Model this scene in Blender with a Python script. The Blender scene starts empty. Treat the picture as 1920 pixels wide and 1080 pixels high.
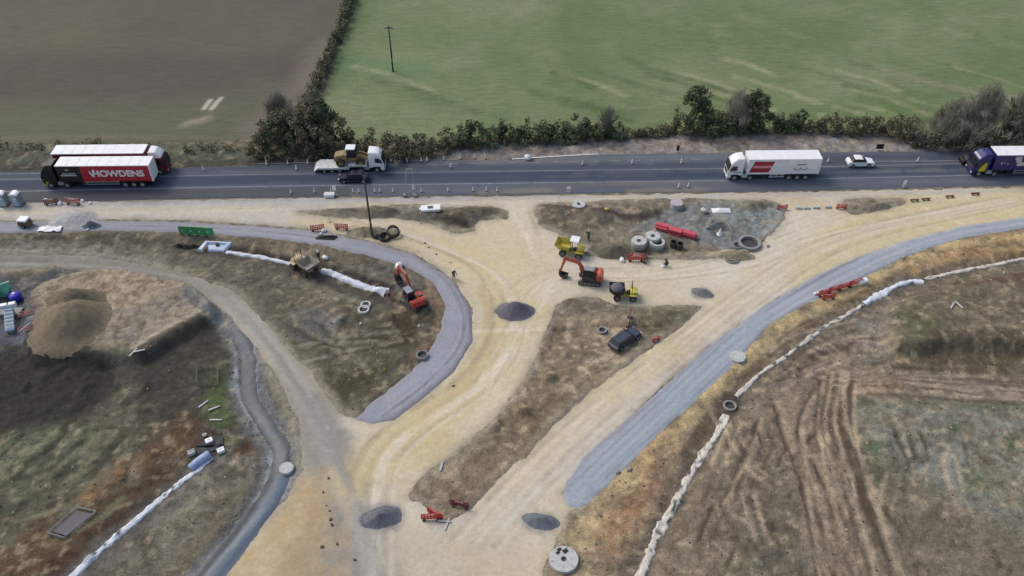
import bpy, bmesh, math, random
import numpy as np
from mathutils import Vector, Matrix
R = math.radians
rnd = random.Random(7)
npr = np.random.RandomState(11)
SC = bpy.context.scene
# ---------------------------------------------------------------- camera
H = 77.0; TH = R(42); F = 1600.0
cd = bpy.data.cameras.new('camera'); cam = bpy.data.objects.new('camera', cd); SC.collection.objects.link(cam)
cam.location = (0, 0, H); cam.rotation_euler = (math.pi/2-TH, 0, 0)
cd.sensor_width = 36; cd.lens = 36*F/1920; cd.clip_end = 9000; cd.clip_start = .5
SC.camera = cam
# ---------------------------------------------------------------- sky, sun, exposure
SUN_EL, SUN_AZ = 48, -58            # azimuth measured from +Y (view direction), negative = left
w = bpy.data.worlds.new('World'); SC.world = w; w.use_nodes = True
nt = w.node_tree; sky = nt.nodes.new('ShaderNodeTexSky'); sky.sky_type = 'NISHITA'; sky.sun_disc = False
sky.sun_elevation = R(SUN_EL); sky.sun_rotation = R(SUN_AZ); sky.dust_density = 3.5; sky.air_density = 1.2; sky.ozone_density = .6
bg = nt.nodes['Background']; bg.inputs[1].default_value = .15
nt.links.new(sky.outputs[0], bg.inputs[0])
ld = bpy.data.lights.new('sun', 'SUN'); ld.energy = 1.2; ld.angle = R(22); ld.color = (1, .965, .91)
sun = bpy.data.objects.new('sun', ld); SC.collection.objects.link(sun)
sd_ = Vector((math.sin(R(SUN_AZ))*math.cos(R(SUN_EL)), math.cos(R(SUN_AZ))*math.cos(R(SUN_EL)), math.sin(R(SUN_EL))))
sun.rotation_euler = sd_.to_track_quat('Z', 'Y').to_euler()
SC.view_settings.view_transform = 'Standard'; SC.view_settings.look = 'None'
SC.view_settings.exposure = 0.1; SC.view_settings.gamma = 1
# ---------------------------------------------------------------- helpers
K = 1.25
def lin(c):
    c = c/255.0
    return c/12.92 if c <= .04045 else ((c+.055)/1.055)**2.4
def S(r, g, b): return (lin(r)/K, lin(g)/K, lin(b)/K)
def G(px, py, z=0.0):
    a = (px-960)/F; b = (py-540)/F
    dz = -math.sin(TH)-b*math.cos(TH); t = (H-z)/-dz
    return (a*t, t*(math.cos(TH)-b*math.sin(TH)))
def smooth(pts, n=8):
    out = []
    P = [pts[0]]+list(pts)+[pts[-1]]
    for i in range(1, len(P)-2):
        p0, p1, p2, p3 = P[i-1], P[i], P[i+1], P[i+2]
        for k in range(n):
            t = k/n
            out.append(tuple(.5*((2*b)+(-a+c)*t+(2*a-5*b+4*c-d)*t*t+(-a+3*b-3*c+d)*t**3) for a, b, c, d in zip(p0, p1, p2, p3)))
    out.append(tuple(pts[-1])); return out
def smc(pts, n=5):      # closed
    m = len(pts); out = []
    for i in range(m):
        p0, p1, p2, p3 = pts[i-1], pts[i], pts[(i+1) % m], pts[(i+2) % m]
        for k in range(n):
            t = k/n
            out.append(tuple(.5*((2*b)+(-a+c)*t+(2*a-5*b+4*c-d)*t*t+(-a+3*b-3*c+d)*t**3) for a, b, c, d in zip(p0, p1, p2, p3)))
    return out
def SS(x, a, b):
    t = np.clip((x-a)/(b-a), 0, 1); return t*t*(3-2*t)
def hsh(i, j, s):
    v = (i.astype(np.int64)*374761393+j.astype(np.int64)*668265263+s*974634777) & 0xffffffff
    v = ((v ^ (v >> 13))*1274126177) & 0xffffffff
    v = v ^ (v >> 16)
    return (v & 0xffff)/65535.0
def vn(x, y, sc, seed):
    x = x/sc; y = y/sc; i = np.floor(x); j = np.floor(y); u = x-i; v = y-j
    u = u*u*(3-2*u); v = v*v*(3-2*v)
    return (hsh(i, j, seed)*(1-u)+hsh(i+1, j, seed)*u)*(1-v)+(hsh(i, j+1, seed)*(1-u)+hsh(i+1, j+1, seed)*u)*v
def fbm(x, y, sc, seed, o=4):
    r = 0; a = 1; t = 0
    for k in range(o):
        r = r+a*vn(x+17.3*k, y-9.1*k, sc, seed+k*13); t += a; a *= .55; sc *= .47
    return r/t*2-1
def tag(o, label=None, cat=None, group=None, kind=None):
    if label: o['label'] = label
    if cat: o['category'] = cat
    if group: o['group'] = group
    if kind: o['kind'] = kind
    return o
def link(o, parent=None):
    SC.collection.objects.link(o)
    if parent is not None: o.parent = parent
    return o
# ---------------------------------------------------------------- materials
def nmat(name):
    m = bpy.data.materials.new(name); m.use_nodes = True
    return m, m.node_tree, m.node_tree.nodes['Principled BSDF']
def pm(name, col, rough=.55, metal=0., dirt=.25, dirtcol=None, sc=2.2, spec=.5):
    """painted / plain surface with uneven dirt"""
    m, t, b = nmat(name); N = t.nodes.new; L = t.links.new
    tc = N('ShaderNodeTexCoord'); no = N('ShaderNodeTexNoise'); no.inputs['Scale'].default_value = sc; no.inputs['Detail'].default_value = 6
    L(tc.outputs['Object'], no.inputs['Vector'])
    rp = N('ShaderNodeMapRange'); rp.inputs[1].default_value = .38; rp.inputs[2].default_value = .72; rp.inputs[3].default_value = 0; rp.inputs[4].default_value = dirt
    L(no.outputs[0], rp.inputs[0])
    mx = N('ShaderNodeMix'); mx.data_type = 'RGBA'; mx.inputs['A'].default_value = (*col, 1); mx.inputs['B'].default_value = (*(dirtcol or S(120, 108, 88)), 1)
    L(rp.outputs[0], mx.inputs['Factor']); L(mx.outputs['Result'], b.inputs['Base Color'])
    b.inputs['Roughness'].default_value = rough; b.inputs['Metallic'].default_value = metal
    b.inputs['Specular IOR Level'].default_value = spec
    return m
def attr_mat(name, amp=.35, fine=6., stones=.0, bump=.25, rough=.95, streak=None, spec=.2):
    """base colour of the soil kind from the mesh, broken up by grains, clods and stones"""
    m, t, b = nmat(name); N = t.nodes.new; L = t.links.new
    at = N('ShaderNodeAttribute'); at.attribute_name = 'Col'
    tc = N('ShaderNodeTexCoord'); vec = tc.outputs['Object']
    if streak:
        mp = N('ShaderNodeMapping'); mp.inputs['Scale'].default_value = streak; L(vec, mp.inputs[0]); vec2 = mp.outputs[0]
    else: vec2 = vec
    n1 = N('ShaderNodeTexNoise'); n1.inputs['Scale'].default_value = fine*.22; n1.inputs['Detail'].default_value = 7; n1.inputs['Roughness'].default_value = .65; L(vec2, n1.inputs['Vector'])
    n2 = N('ShaderNodeTexNoise'); n2.inputs['Scale'].default_value = fine; n2.inputs['Detail'].default_value = 4; L(vec, n2.inputs['Vector'])
    ad = N('ShaderNodeMath'); ad.operation = 'ADD'; L(n1.outputs[0], ad.inputs[0]); L(n2.outputs[0], ad.inputs[1])
    mr = N('ShaderNodeMapRange'); mr.inputs[1].default_value = .7; mr.inputs[2].default_value = 1.3; mr.inputs[3].default_value = 1-amp; mr.inputs[4].default_value = 1+amp
    L(ad.outputs[0], mr.inputs[0])
    mu = N('ShaderNodeVectorMath'); mu.operation = 'SCALE'; L(at.outputs['Color'], mu.inputs[0]); L(mr.outputs[0], mu.inputs['Scale'])
    out = mu.outputs[0]
    if stones:
        vo = N('ShaderNodeTexVoronoi'); vo.inputs['Scale'].default_value = 3.2; L(vec, vo.inputs['Vector'])
        ma = N('ShaderNodeMapRange'); ma.inputs[1].default_value = .16; ma.inputs[2].default_value = .1; ma.inputs[3].default_value = 0; ma.inputs[4].default_value = 1; L(vo.outputs['Distance'], ma.inputs[0])
        se = N('ShaderNodeSeparateColor'); L(vo.outputs['Color'], se.inputs[0])
        gt = N('ShaderNodeMath'); gt.operation = 'GREATER_THAN'; gt.inputs[1].default_value = 1-stones; L(se.outputs[0], gt.inputs[0])
        m2 = N('ShaderNodeMath'); m2.operation = 'MULTIPLY'; L(gt.outputs[0], m2.inputs[0]); L(ma.outputs[0], m2.inputs[1])
        m3 = N('ShaderNodeMath'); m3.operation = 'MULTIPLY'; m3.inputs[1].default_value = .55; L(m2.outputs[0], m3.inputs[0])
        mx = N('ShaderNodeMix'); mx.data_type = 'RGBA'; L(m3.outputs[0], mx.inputs['Factor']); L(out, mx.inputs['A'])
        cr = N('ShaderNodeMix'); cr.data_type = 'RGBA'; cr.inputs['A'].default_value = (*S(60, 56, 50), 1); cr.inputs['B'].default_value = (*S(205, 198, 180), 1)
        L(se.outputs[1], cr.inputs['Factor']); L(cr.outputs['Result'], mx.inputs['B']); out = mx.outputs['Result']
    L(out, b.inputs['Base Color'])
    bp = N('ShaderNodeBump'); bp.inputs['Strength'].default_value = bump; bp.inputs['Distance'].default_value = .12
    L(ad.outputs[0], bp.inputs['Height']); L(bp.outputs[0], b.inputs['Normal'])
    b.inputs['Roughness'].default_value = rough; b.inputs['Specular IOR Level'].default_value = spec
    return m
M_SOIL = attr_mat('soil', amp=.40, fine=5.5, stones=.10, bump=.7)
M_SAND = attr_mat('compacted_sand', amp=.15, fine=8, stones=.03, bump=.15)
M_GRAVEL = attr_mat('grey_aggregate', amp=.17, fine=11, stones=.0, bump=.2)
M_ASPH = attr_mat('asphalt', amp=.10, fine=3, bump=.05, rough=.8, streak=(.06, 1.2, 1))
M_GRASS = attr_mat('pasture_grass', amp=.26, fine=4.5, bump=.4, streak=(.35, 1.5, 1))
M_PLOUGH = attr_mat('worked_field_soil', amp=.2, fine=4, bump=.5, streak=(.3, 1.8, 1))
M_STONE = attr_mat('fleece_and_stone', amp=.22, fine=7, bump=.6)
M_LEAF = attr_mat('leaves', amp=.3, fine=3, bump=0, rough=.8)
# ---------------------------------------------------------------- terrain grid
xs = np.concatenate([-np.geomspace(3500, 134, 26), np.arange(-131, 131.01, .29), np.geomspace(134, 3500, 26)])
ys = np.concatenate([-np.geomspace(1500, 30, 12), np.arange(20, 36, 2.), np.arange(36, 108, .25), np.arange(108, 200, .42), np.geomspace(202, 7000, 40)])
X, Y = np.meshgrid(xs, ys); NY, NX = X.shape
Xc, Yc = np.clip(X, -400, 400), np.clip(Y, 0, 500)
Wx = fbm(Xc, Yc, 1.6, 91, 3); Wy = fbm(Xc, Yc, 1.6, 97, 3)        # wobble fields (about +-1)
FINE = fbm(Xc, Yc, .9, 5, 3); MID = fbm(Xc, Yc, 3.5, 23, 4); BIG = fbm(Xc, Yc, 14, 41, 4)
Z = np.zeros_like(X)
def win(x0, x1, y0, y1):
    return slice(max(0, np.searchsorted(xs, x0)-1), min(NX, np.searchsorted(xs, x1)+1)), slice(max(0, np.searchsorted(ys, y0)-1), min(NY, np.searchsorted(ys, y1)+1))
def ldist(pts, reach):
    D = np.full(X.shape, 1e3)
    for (ax, ay), (bx, by) in zip(pts[:-1], pts[1:]):
        sx, sy = win(min(ax, bx)-reach, max(ax, bx)+reach, min(ay, by)-reach, max(ay, by)+reach)
        x = X[sy, sx]; y = Y[sy, sx]; dx, dy = bx-ax, by-ay; l = dx*dx+dy*dy+1e-9
        t = np.clip(((x-ax)*dx+(y-ay)*dy)/l, 0, 1)
        D[sy, sx] = np.minimum(D[sy, sx], np.hypot(x-ax-t*dx, y-ay-t*dy))
    return D
def sdf(pts, mg=6):
    xsn = [p[0] for p in pts]; ysn = [p[1] for p in pts]
    sx, sy = win(min(xsn)-mg, max(xsn)+mg, min(ysn)-mg, max(ysn)+mg)
    x = X[sy, sx]; y = Y[sy, sx]; D = np.full(x.shape, 1e9); ins = np.zeros(x.shape, bool)
    for (ax, ay), (bx, by) in zip(pts, pts[1:]+pts[:1]):
        dx, dy = bx-ax, by-ay; l = dx*dx+dy*dy+1e-9
        t = np.clip(((x-ax)*dx+(y-ay)*dy)/l, 0, 1)
        D = np.minimum(D, np.hypot(x-ax-t*dx, y-ay-t*dy))
        if ay != by:
            c = ((ay > y) != (by > y)) & (x < dx*(y-ay)/(by-ay)+ax); ins ^= c
    out = np.full(X.shape, -50.); out[sy, sx] = np.where(ins, D, -D); return out
def PX(pts): return [G(*p) for p in pts]
def poly(pts, sm=True, wob=.35):
    p = smc(pts) if sm else list(pts)
    return sdf(PX(p))+Wx*wob+FINE*wob*.5
def blend(C, m, col):
    m = np.clip(m, 0, 1)[..., None]; return C*(1-m)+np.array(col)*m
class Lay: pass
TR = Lay(); TR.H = np.zeros_like(X)
def pp(L, pts, col, soft=1., a=1., wob=.8, sm=True, nz=0.):
    m = SS(poly(pts, sm, wob), -soft, soft)*a
    if nz: m = m*np.clip(1+nz*MID*2+nz*FINE, 0, 1.3)
    L.C = blend(L.C, m, col)
def pl(L, pts, width, col, soft=.4, a=1., wob=.3, dz=0., nz=0., sm=True):
    p = PX(smooth(pts) if sm else pts)
    D = ldist(p, width+soft+2*wob+.5)+Wx*wob+FINE*wob*.5
    m = SS(-D, -(width+soft), -(width-soft))
    if nz: m = m*np.clip(1+nz*MID*2+nz*FINE, 0, 1.3)
    L.C = blend(L.C, m*a, col)
    if dz: TR.H = TR.H+dz*m
def raise_(pts, h, soft=.8):
    TR.H = TR.H+h*SS(sdf(PX(smc(pts)), 10)+Wx*.3, -soft, soft)
def mound(L, px, py, rx, ry, h, col=None, rot=0, rough=.25):
    cx, cy = G(px, py); c, s = math.cos(rot), math.sin(rot)
    u = ((X-cx)*c+(Y-cy)*s)/rx; v = (-(X-cx)*s+(Y-cy)*c)/ry
    d = np.sqrt(u*u+v*v)+Wx*rough*.5
    m = SS(-d, -1.1, -.15); TR.H = TR.H+h*m*(1+rough*MID)
    if col is not None: L.C = blend(L.C, SS(-d, -1.1, -.8)*.85, col)
def vary(c1, c2, sc, seed, k=1.6, o=4):
    m = np.clip(.5+k*.5*fbm(Xc, Yc, sc, seed, o), 0, 1)[..., None]; return np.array(c1)*(1-m)+np.array(c2)*m
# ================================================================ GROUND PLAN
ISL_C = [(1045, 600), (1130, 600), (1210, 640), (1140, 710), (1060, 775), (1000, 840), (930, 905), (880, 955), (830, 980), (780, 930), (850, 850), (930, 780), (985, 705), (1015, 650)]
GR = Lay(); GR.C = vary(S(98, 92, 78), S(128, 117, 97), 9, 3)                     # bare subsoil
GR.C = blend(GR.C, SS(fbm(Xc, Yc, 2.2, 61, 4), .1, .7)*.6, S(78, 70, 58))
GR.C = blend(GR.C, SS(fbm(Xc, Yc, 1.3, 71, 4), .25, .8)*.55, S(158, 146, 122))
# left-hand dark worked land
pp(GR, [(-80, 640), (60, 655), (250, 668), (330, 622), (400, 590), (450, 660), (458, 740), (480, 830), (440, 900), (330, 1010), (250, 1130), (-80, 1130)], S(74, 72, 62), 1.2, .92, nz=.3)
pp(GR, [(-40, 800), (200, 790), (330, 850), (180, 960), (60, 1080), (-80, 1100)], S(90, 94, 74), 3, .8, nz=.5)
pp(GR, [(-40, 660), (190, 665), (190, 760), (60, 800), (-60, 800)], S(66, 66, 58), 2, .8)
pl(GR, [(345, 825), (260, 880), (170, 950), (60, 1040), (0, 1090)], 3.2, S(96, 74, 54), 1.6, .9, .9, nz=.6)
pl(GR, [(300, 900), (200, 990), (120, 1060)], 1.8, S(70, 52, 40), 1, .8, .8, nz=.8)
pl(GR, [(250, 865), (190, 905), (100, 1000)], .8, S(150, 118, 80), .6, .6, .8, nz=.9)
pl(GR, [(400, 870), (300, 950), (190, 1040), (120, 1110)], 1.5, S(98, 98, 96), .8, .8, .3)
pl(GR, [(440, 880), (350, 960), (250, 1060)], 3.2, S(122, 116, 104), 1.2, .8, .6, nz=.5)
pl(GR, [(410, 925), (320, 985), (240, 1060)], .8, S(138, 134, 108), .8, .5, .8, nz=.9)
pp(GR, [(395, 680), (452, 680), (458, 730), (440, 790), (400, 800), (382, 770), (388, 720)], S(78, 94, 56), .8, .9, nz=.3)
pl(GR, [(470, 836), (450, 850)], 1.1, S(72, 48, 38), .6, .9, .6)
for dx, w_ in ((0, .9), (22, .7), (50, .7)):
    pl(GR, [(205+dx, 655), (200+dx, 720), (180+dx*1.3, 800), (150+dx*2, 900)], w_, S(112, 108, 92), .4, .55, .25, dz=-.08, nz=.5)
pp(GR, [(110, 690), (190, 680), (195, 720), (150, 750), (100, 735)], S(52, 50, 52), 1, .7)
for q in ((150, 770, 20, 900), (190, 800, 30, 960), (120, 800, -30, 870), (240, 810, 120, 930)):
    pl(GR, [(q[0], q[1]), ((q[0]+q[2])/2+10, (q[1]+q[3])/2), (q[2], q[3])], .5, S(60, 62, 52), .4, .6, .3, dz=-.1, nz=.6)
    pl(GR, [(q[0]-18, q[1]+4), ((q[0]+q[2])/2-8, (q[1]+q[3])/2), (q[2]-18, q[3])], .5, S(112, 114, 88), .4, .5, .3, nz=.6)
# stockpile platform on the left and the wet hardstanding
pp(GR, [(65, 548), (140, 512), (250, 508), (350, 522), (400, 560), (395, 590), (330, 622), (255, 664), (150, 660), (70, 652)], S(152, 138, 116), .8, .95)
pp(GR, [(200, 610), (300, 560), (390, 560), (320, 620), (240, 660), (180, 650)], S(140, 132, 120), 1.5, .7)
pp(GR, [(190, 530), (300, 530), (330, 560), (220, 590)], S(166, 146, 120), 1.5, .7, nz=.5)
pl(GR, [(400, 588), (330, 622), (258, 664)], .35, S(182, 172, 152), .3, .7, .3)
pp(GR, [(-60, 515), (60, 520), (110, 500), (150, 505), (75, 550), (66, 650), (-60, 655)], S(84, 88, 92), .8, .95)
pp(GR, [(-60, 590), (60, 590), (68, 652), (-60, 655)], S(92, 98, 108), 1, .9)
pl(GR, [(-60, 654), (60, 652)], .4, S(62, 66, 64), .3, .9, .1)
# strip of mud north of the left track
pp(GR, [(-60, 437), (200, 440), (360, 452), (500, 490), (560, 530), (540, 640), (470, 590), (400, 535), (300, 500), (150, 478), (-60, 476)], S(98, 96, 84), 1.5, .9, nz=.3)
pl(GR, [(-60, 468), (140, 470), (290, 492)], 1.3, S(128, 126, 116), 1.2, .7, .6)
pl(GR, [(60, 447), (230, 448), (340, 458)], .7, S(70, 64, 56), .8, .7, .7, nz=.6)
pp(GR, [(500, 560), (620, 570), (800, 575), (830, 610), (790, 670), (670, 770), (600, 690), (540, 640)], S(94, 90, 74), 1.5, .9, nz=.4)
pp(GR, [(740, 590), (825, 585), (800, 640), (730, 650), (700, 620)], S(70, 60, 48), 1.5, .75, nz=.8)
pp(GR, [(630, 720), (690, 685), (700, 720), (650, 760)], S(72, 70, 54), 1, .75, nz=.5)
pp(GR, [(535, 585), (600, 580), (640, 610), (570, 640)], S(104, 108, 112), 1.5, .7, nz=.4)
pp(GR, [(650, 500), (740, 490), (790, 530), (770, 570), (700, 540), (640, 520)], S(104, 104, 102), 1.2, .6, nz=.6)
pl(GR, [(810, 545), (833, 590), (820, 630), (790, 668)], .9, S(140, 112, 90), .7, .65, .6, nz=.8)
pl(GR, [(560, 540), (640, 548), (720, 570)], 1, S(100, 104, 88), .8, .6, .6, nz=.8)
for q in (((520, 570), (600, 560), (680, 565)), ((560, 650), (650, 632), (740, 622)), ((570, 680), (660, 655), (750, 640)), ((600, 600), (640, 640), (690, 700)), ((540, 600), (620, 640), (700, 640))):
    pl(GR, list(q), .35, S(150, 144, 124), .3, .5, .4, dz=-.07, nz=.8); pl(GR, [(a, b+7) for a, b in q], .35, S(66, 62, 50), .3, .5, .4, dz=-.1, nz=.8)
# right-hand ground
pp(GR, [(1095, 950), (1240, 830), (1340, 720), (1450, 620), (1530, 570), (1650, 520), (1620, 580), (1480, 670), (1360, 760), (1290, 880), (1220, 1000), (1180, 1100), (1020, 1100)], S(146, 130, 100), 1.5, .85, nz=.4)
pl(GR, [(1235, 845), (1200, 925), (1150, 1010)], 2.4, S(150, 112, 82), 1.6, .75, .9, nz=.6)
pl(GR, [(1180, 900), (1090, 960), (1070, 1010)], 1.6, S(176, 156, 116), 1.2, .6, .9, nz=.8)
pp(GR, [(1695, 490), (1760, 470), (1860, 445), (1960, 430), (1960, 470), (1820, 490), (1740, 508), (1700, 515)], S(156, 126, 84), 1.0, .85, nz=.5)
pl(GR, [(1340, 790), (1310, 860), (1260, 990)], 1.0, S(136, 106, 76), .8, .6, .8, nz=.8)
pl(GR, [(1400, 790), (1330, 900), (1280, 1010), (1240, 1100)], 4.5, S(118, 106, 88), 2, .7, .9, nz=.5)
pp(GR, [(1655, 590), (1730, 545), (1960, 500), (1960, 695), (1760, 685), (1660, 680)], S(104, 96, 78), 1.2, .9)
pp(GR, [(1655, 600), (1740, 600), (1760, 670), (1670, 680)], S(98, 96, 68), 1.2, .7, nz=.4)
pp(GR, [(1740, 640), (1960, 630), (1960, 685), (1740, 685)], S(82, 72, 58), 1.2, .75, nz=.3)
pl(GR, [(1800, 540), (1960, 525)], 1.2, S(92, 72, 58), .8, .7, .5, nz=.8)
pp(GR, [(1600, 765), (1720, 752), (1960, 752), (1960, 850), (1960, 1000), (1830, 960), (1720, 900), (1620, 840)], S(116, 118, 106), 2, .75, nz=.8)
for q in ((1600, 760, 4, 1.2), (1700, 755, 4, 1), (1840, 760, 3, 1), (1590, 800, 2.2, 2), (1640, 835, 3, 1.2), (1800, 800, 2, 2), (1900, 830, 3, 2), (1380, 1065, 2, 1.4), (1640, 880, 1.5, 3), (1850, 900, 3, 3)):
    pp(GR, [(q[0]-q[2]*14, q[1]), (q[0], q[1]-q[3]*8), (q[0]+q[2]*14, q[1]), (q[0], q[1]+q[3]*8)], S(84, 94, 66), 1, .7, nz=.8)
pp(GR, [(1500, 640), (1660, 560), (1660, 690), (1540, 700), (1470, 720)], S(118, 112, 102), 1.5, .7, nz=.7)
pp(GR, [(1545, 715), (1600, 700), (1665, 708), (1690, 722), (1650, 735), (1560, 740)], S(158, 118, 78), .7, .85, nz=.5)
for k in range(7):      # tracks leaving to the right edge
    y = 690+k*9
    pl(GR, [(1500+rnd.uniform(-30, 30), y-20+k*3), (1620, y-4), (1760, y+3), (1960, y+14)], .32, S(150, 138, 118) if k % 2 else S(82, 72, 60), .3, .65, .15, dz=-.07, nz=.4)
for k in range(12):     # haul ruts running down to the bottom edge
    a = rnd.uniform(-1, 1); x = 1500+k*15; e1, e2 = rnd.uniform(-14, 14), rnd.uniform(-22, 22)
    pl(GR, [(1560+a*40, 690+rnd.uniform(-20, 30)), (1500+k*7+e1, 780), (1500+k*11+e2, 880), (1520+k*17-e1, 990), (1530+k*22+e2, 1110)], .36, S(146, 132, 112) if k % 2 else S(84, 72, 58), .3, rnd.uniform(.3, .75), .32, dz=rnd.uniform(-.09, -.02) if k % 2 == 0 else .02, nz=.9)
pl(GR, [(1560, 700), (1525, 790), (1540, 900), (1580, 1000), (1610, 1100)], 3.6, S(128, 114, 94), 1.6, .5, .5)
for k in range(10):
    a = rnd.uniform(0, 1); x0 = rnd.uniform(1430, 1500); y0 = rnd.uniform(690, 760)
    pl(GR, [(x0, y0), (x0+60, y0-35+a*20), (x0+130, y0-60+a*50)], .3, S(90, 78, 64) if k % 2 else S(150, 136, 116), .3, .6, .2, dz=-.08, nz=.4)
for k in range(5):
    pl(GR, [(1780, 590+k*14), (1860, 584+k*14), (1960, 588+k*13)], .3, S(134, 124, 100) if k % 2 else S(86, 78, 62), .3, .45, .2, nz=.5)
# central islands
pp(GR, [(1300, 380), (1400, 378), (1460, 385), (1465, 415), (1430, 450), (1380, 470), (1290, 450), (1220, 440), (1180, 430), (1240, 400)], S(116, 124, 124), 1, .9, nz=.3)
pp(GR, [(1330, 420), (1350, 412), (1362, 425), (1350, 445), (1334, 442)], S(66, 72, 76), .5, .9, .2)
pp(GR, [(1140, 430), (1200, 450), (1220, 480), (1120, 485), (1100, 465)], S(122, 118, 102), .8, .7)
pl(GR, [(1110, 478), (1200, 486)], .3, S(62, 54, 42), .3, .8, .2)
pp(GR, [(1200, 580), (1305, 578), (1290, 600), (1230, 625), (1190, 612)], S(98, 92, 70), .6, .85, nz=.5)
pl(GR, [(1040, 620), (1130, 614), (1240, 612)], .25, S(70, 62, 48), .2, .85, .1, dz=-.2)
pl(GR, [(1030, 655), (1090, 645), (1150, 640)], .25, S(78, 70, 54), .2, .7, .15, dz=-.15)
pl(GR, [(1050, 570), (1100, 560), (1170, 578)], .3, S(80, 74, 60), .3, .6, .4)
pp(GR, [(1060, 600), (1150, 580), (1190, 600), (1130, 660), (1070, 650)], S(150, 140, 120), 1.5, .6, nz=.5)
pl(GR, [(1140, 690), (1060, 760), (990, 830), (900, 910)], 1.4, S(128, 104, 76), 1.4, .65, .9, nz=.8)
pl(GR, [(1010, 790), (930, 870), (880, 930)], 1.6, S(96, 76, 58), 1, .65, .8, nz=.8)
pl(GR, [(1100, 720), (1000, 820)], .5, S(70, 60, 46), .5, .7, .6, nz=.8)
pp(GR, [(820, 890), (880, 880), (890, 930), (830, 950), (800, 930)], S(100, 94, 86), 1, .7, nz=.6)
# verges and far side of the highway
pp(GR, [(-60, 285), (250, 282), (480, 292), (620, 296), (760, 290), (760, 300), (620, 306), (300, 318), (-60, 326)], S(66, 68, 62), 1, .9)
pp(GR, [(-60, 268), (260, 262), (470, 275), (480, 296), (300, 300), (-60, 306)], S(92, 98, 82), 1.5, .8, nz=.3)
pp(GR, [(800, 290), (860, 275), (1000, 268), (1200, 262), (1450, 252), (1620, 256), (1800, 270), (1960, 270), (1960, 284), (1450, 288), (1200, 292), (900, 300)], S(134, 128, 124), 1, .95, nz=.25)
pl(GR, [(1150, 280), (1400, 262), (1560, 262), (1700, 268)], .9, S(132, 118, 104), .8, .6, .6, nz=.6)
for k in range(9):
    a = rnd.uniform(1100, 1750); pl(GR, [(a, 268+rnd.uniform(-4, 6)), (a+60, 267+rnd.uniform(-4, 4))], .3, S(150, 140, 130), .4, .5, .5, nz=.8)
# wet ditch track winding down at the lower left
DT = [(385, 560), (430, 600), (462, 660), (468, 740), (500, 800), (528, 850), (512, 920), (450, 1010), (385, 1090), (340, 1150)]
pl(GR, DT, 2.3, S(112, 116, 116), .6, .95, .3, dz=-.25)
pl(GR, [(535, 900), (500, 950), (440, 1030), (390, 1100)], 1.0, S(104, 124, 148), .6, .85, .2)
pl(GR, [(a-15, b) for a, b in DT[2:]], .45, S(74, 74, 76), .35, .85, .15, dz=-.06)
pl(GR, [(a-21, b-2) for a, b in DT[2:]], .2, S(168, 174, 178), .2, .7, .06)
pl(GR, [(a+3, b) for a, b in DT[3:]], .18, S(156, 164, 170), .2, .6, .08)
pl(GR, [(a-6, b) for a, b in DT[2:]], .3, S(90, 92, 96), .25, .6, .12)
pl(GR, [(a+13, b) for a, b in DT[1:6]], .18, S(168, 174, 176), .2, .6, .06)
# humps of spoil
for m in ((718, 400, 3.2, 1.6, .9), (800, 405, 4, 2, .8), (865, 408, 4, 2.4, 1.), (905, 398, 2.5, 1.4, .6), (640, 400, 4, 1.3, .5)):
    mound(GR, *m, col=S(92, 84, 70))
pl(GR, [(760, 408), (830, 415), (880, 425)], .6, S(66, 60, 52), .4, .8, .4, nz=.4)
pp(GR, [(740, 390), (800, 388), (800, 405), (750, 404)], S(128, 124, 118), .6, .6)
for m in ((1040, 400, 4, 2.2, .8), (1120, 405, 5, 2.6, .9), (1200, 400, 4, 2, .7), (1410, 385, 3, 1.4, .5), (1150, 465, 5, 1.2, .5)):
    mound(GR, *m, col=S(104, 97, 84))
pl(GR, [(1015, 388), (1070, 395), (1200, 410), (1240, 395)], .6, S(74, 64, 56), .5, .75, .5, nz=.6)
mound(GR, 1380, 478, 4.5, 1.2, .7, S(160, 148, 122)); mound(GR, 1250, 595, 3.4, 1.6, .6); mound(GR, 1640, 390, 3.6, 1.3, .7, S(112, 104, 88))
mound(GR, 690, 437, 2.4, 1.4, .8, S(112, 106, 88))
for k in range(46):     # small clods and spoil humps over the bare areas
    px, py = rnd.choice([(rnd.uniform(900, 1100), 0), (rnd.uniform(520, 800), 1), (rnd.uniform(1150, 1500), 2), (rnd.uniform(0, 330), 3)])
    py = {0: 1650-px*.9, 1: rnd.uniform(560, 700), 2: 2020-px*.86+rnd.uniform(-60, 60), 3: rnd.uniform(700, 1060)}[py]
    mound(GR, px, py+rnd.uniform(-20, 20), rnd.uniform(.6, 1.8), rnd.uniform(.4, 1.1), rnd.uniform(.15, .5), rot=rnd.uniform(0, 3))
pl(GR, [(365, 458), (480, 478), (545, 500), (640, 528), (735, 560)], 1.6, S(80, 74, 66), .8, .8, .3, dz=-.35)
pl(GR, [(430, 462), (545, 484), (640, 508), (735, 540)], .45, S(52, 48, 48), .3, .9, .2, dz=-.2)
pl(GR, [(1960, 478), (1770, 513), (1640, 565), (1480, 662), (1368, 760), (1290, 900), (1240, 985), (1190, 1090)], 1.2, S(98, 90, 78), .8, .75, .4, dz=-.3)
pp(GR, [(1342, 745), (1368, 735), (1392, 750), (1385, 778), (1352, 778)], S(74, 68, 60), .4, .9, .2)
DT0 = DT
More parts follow.
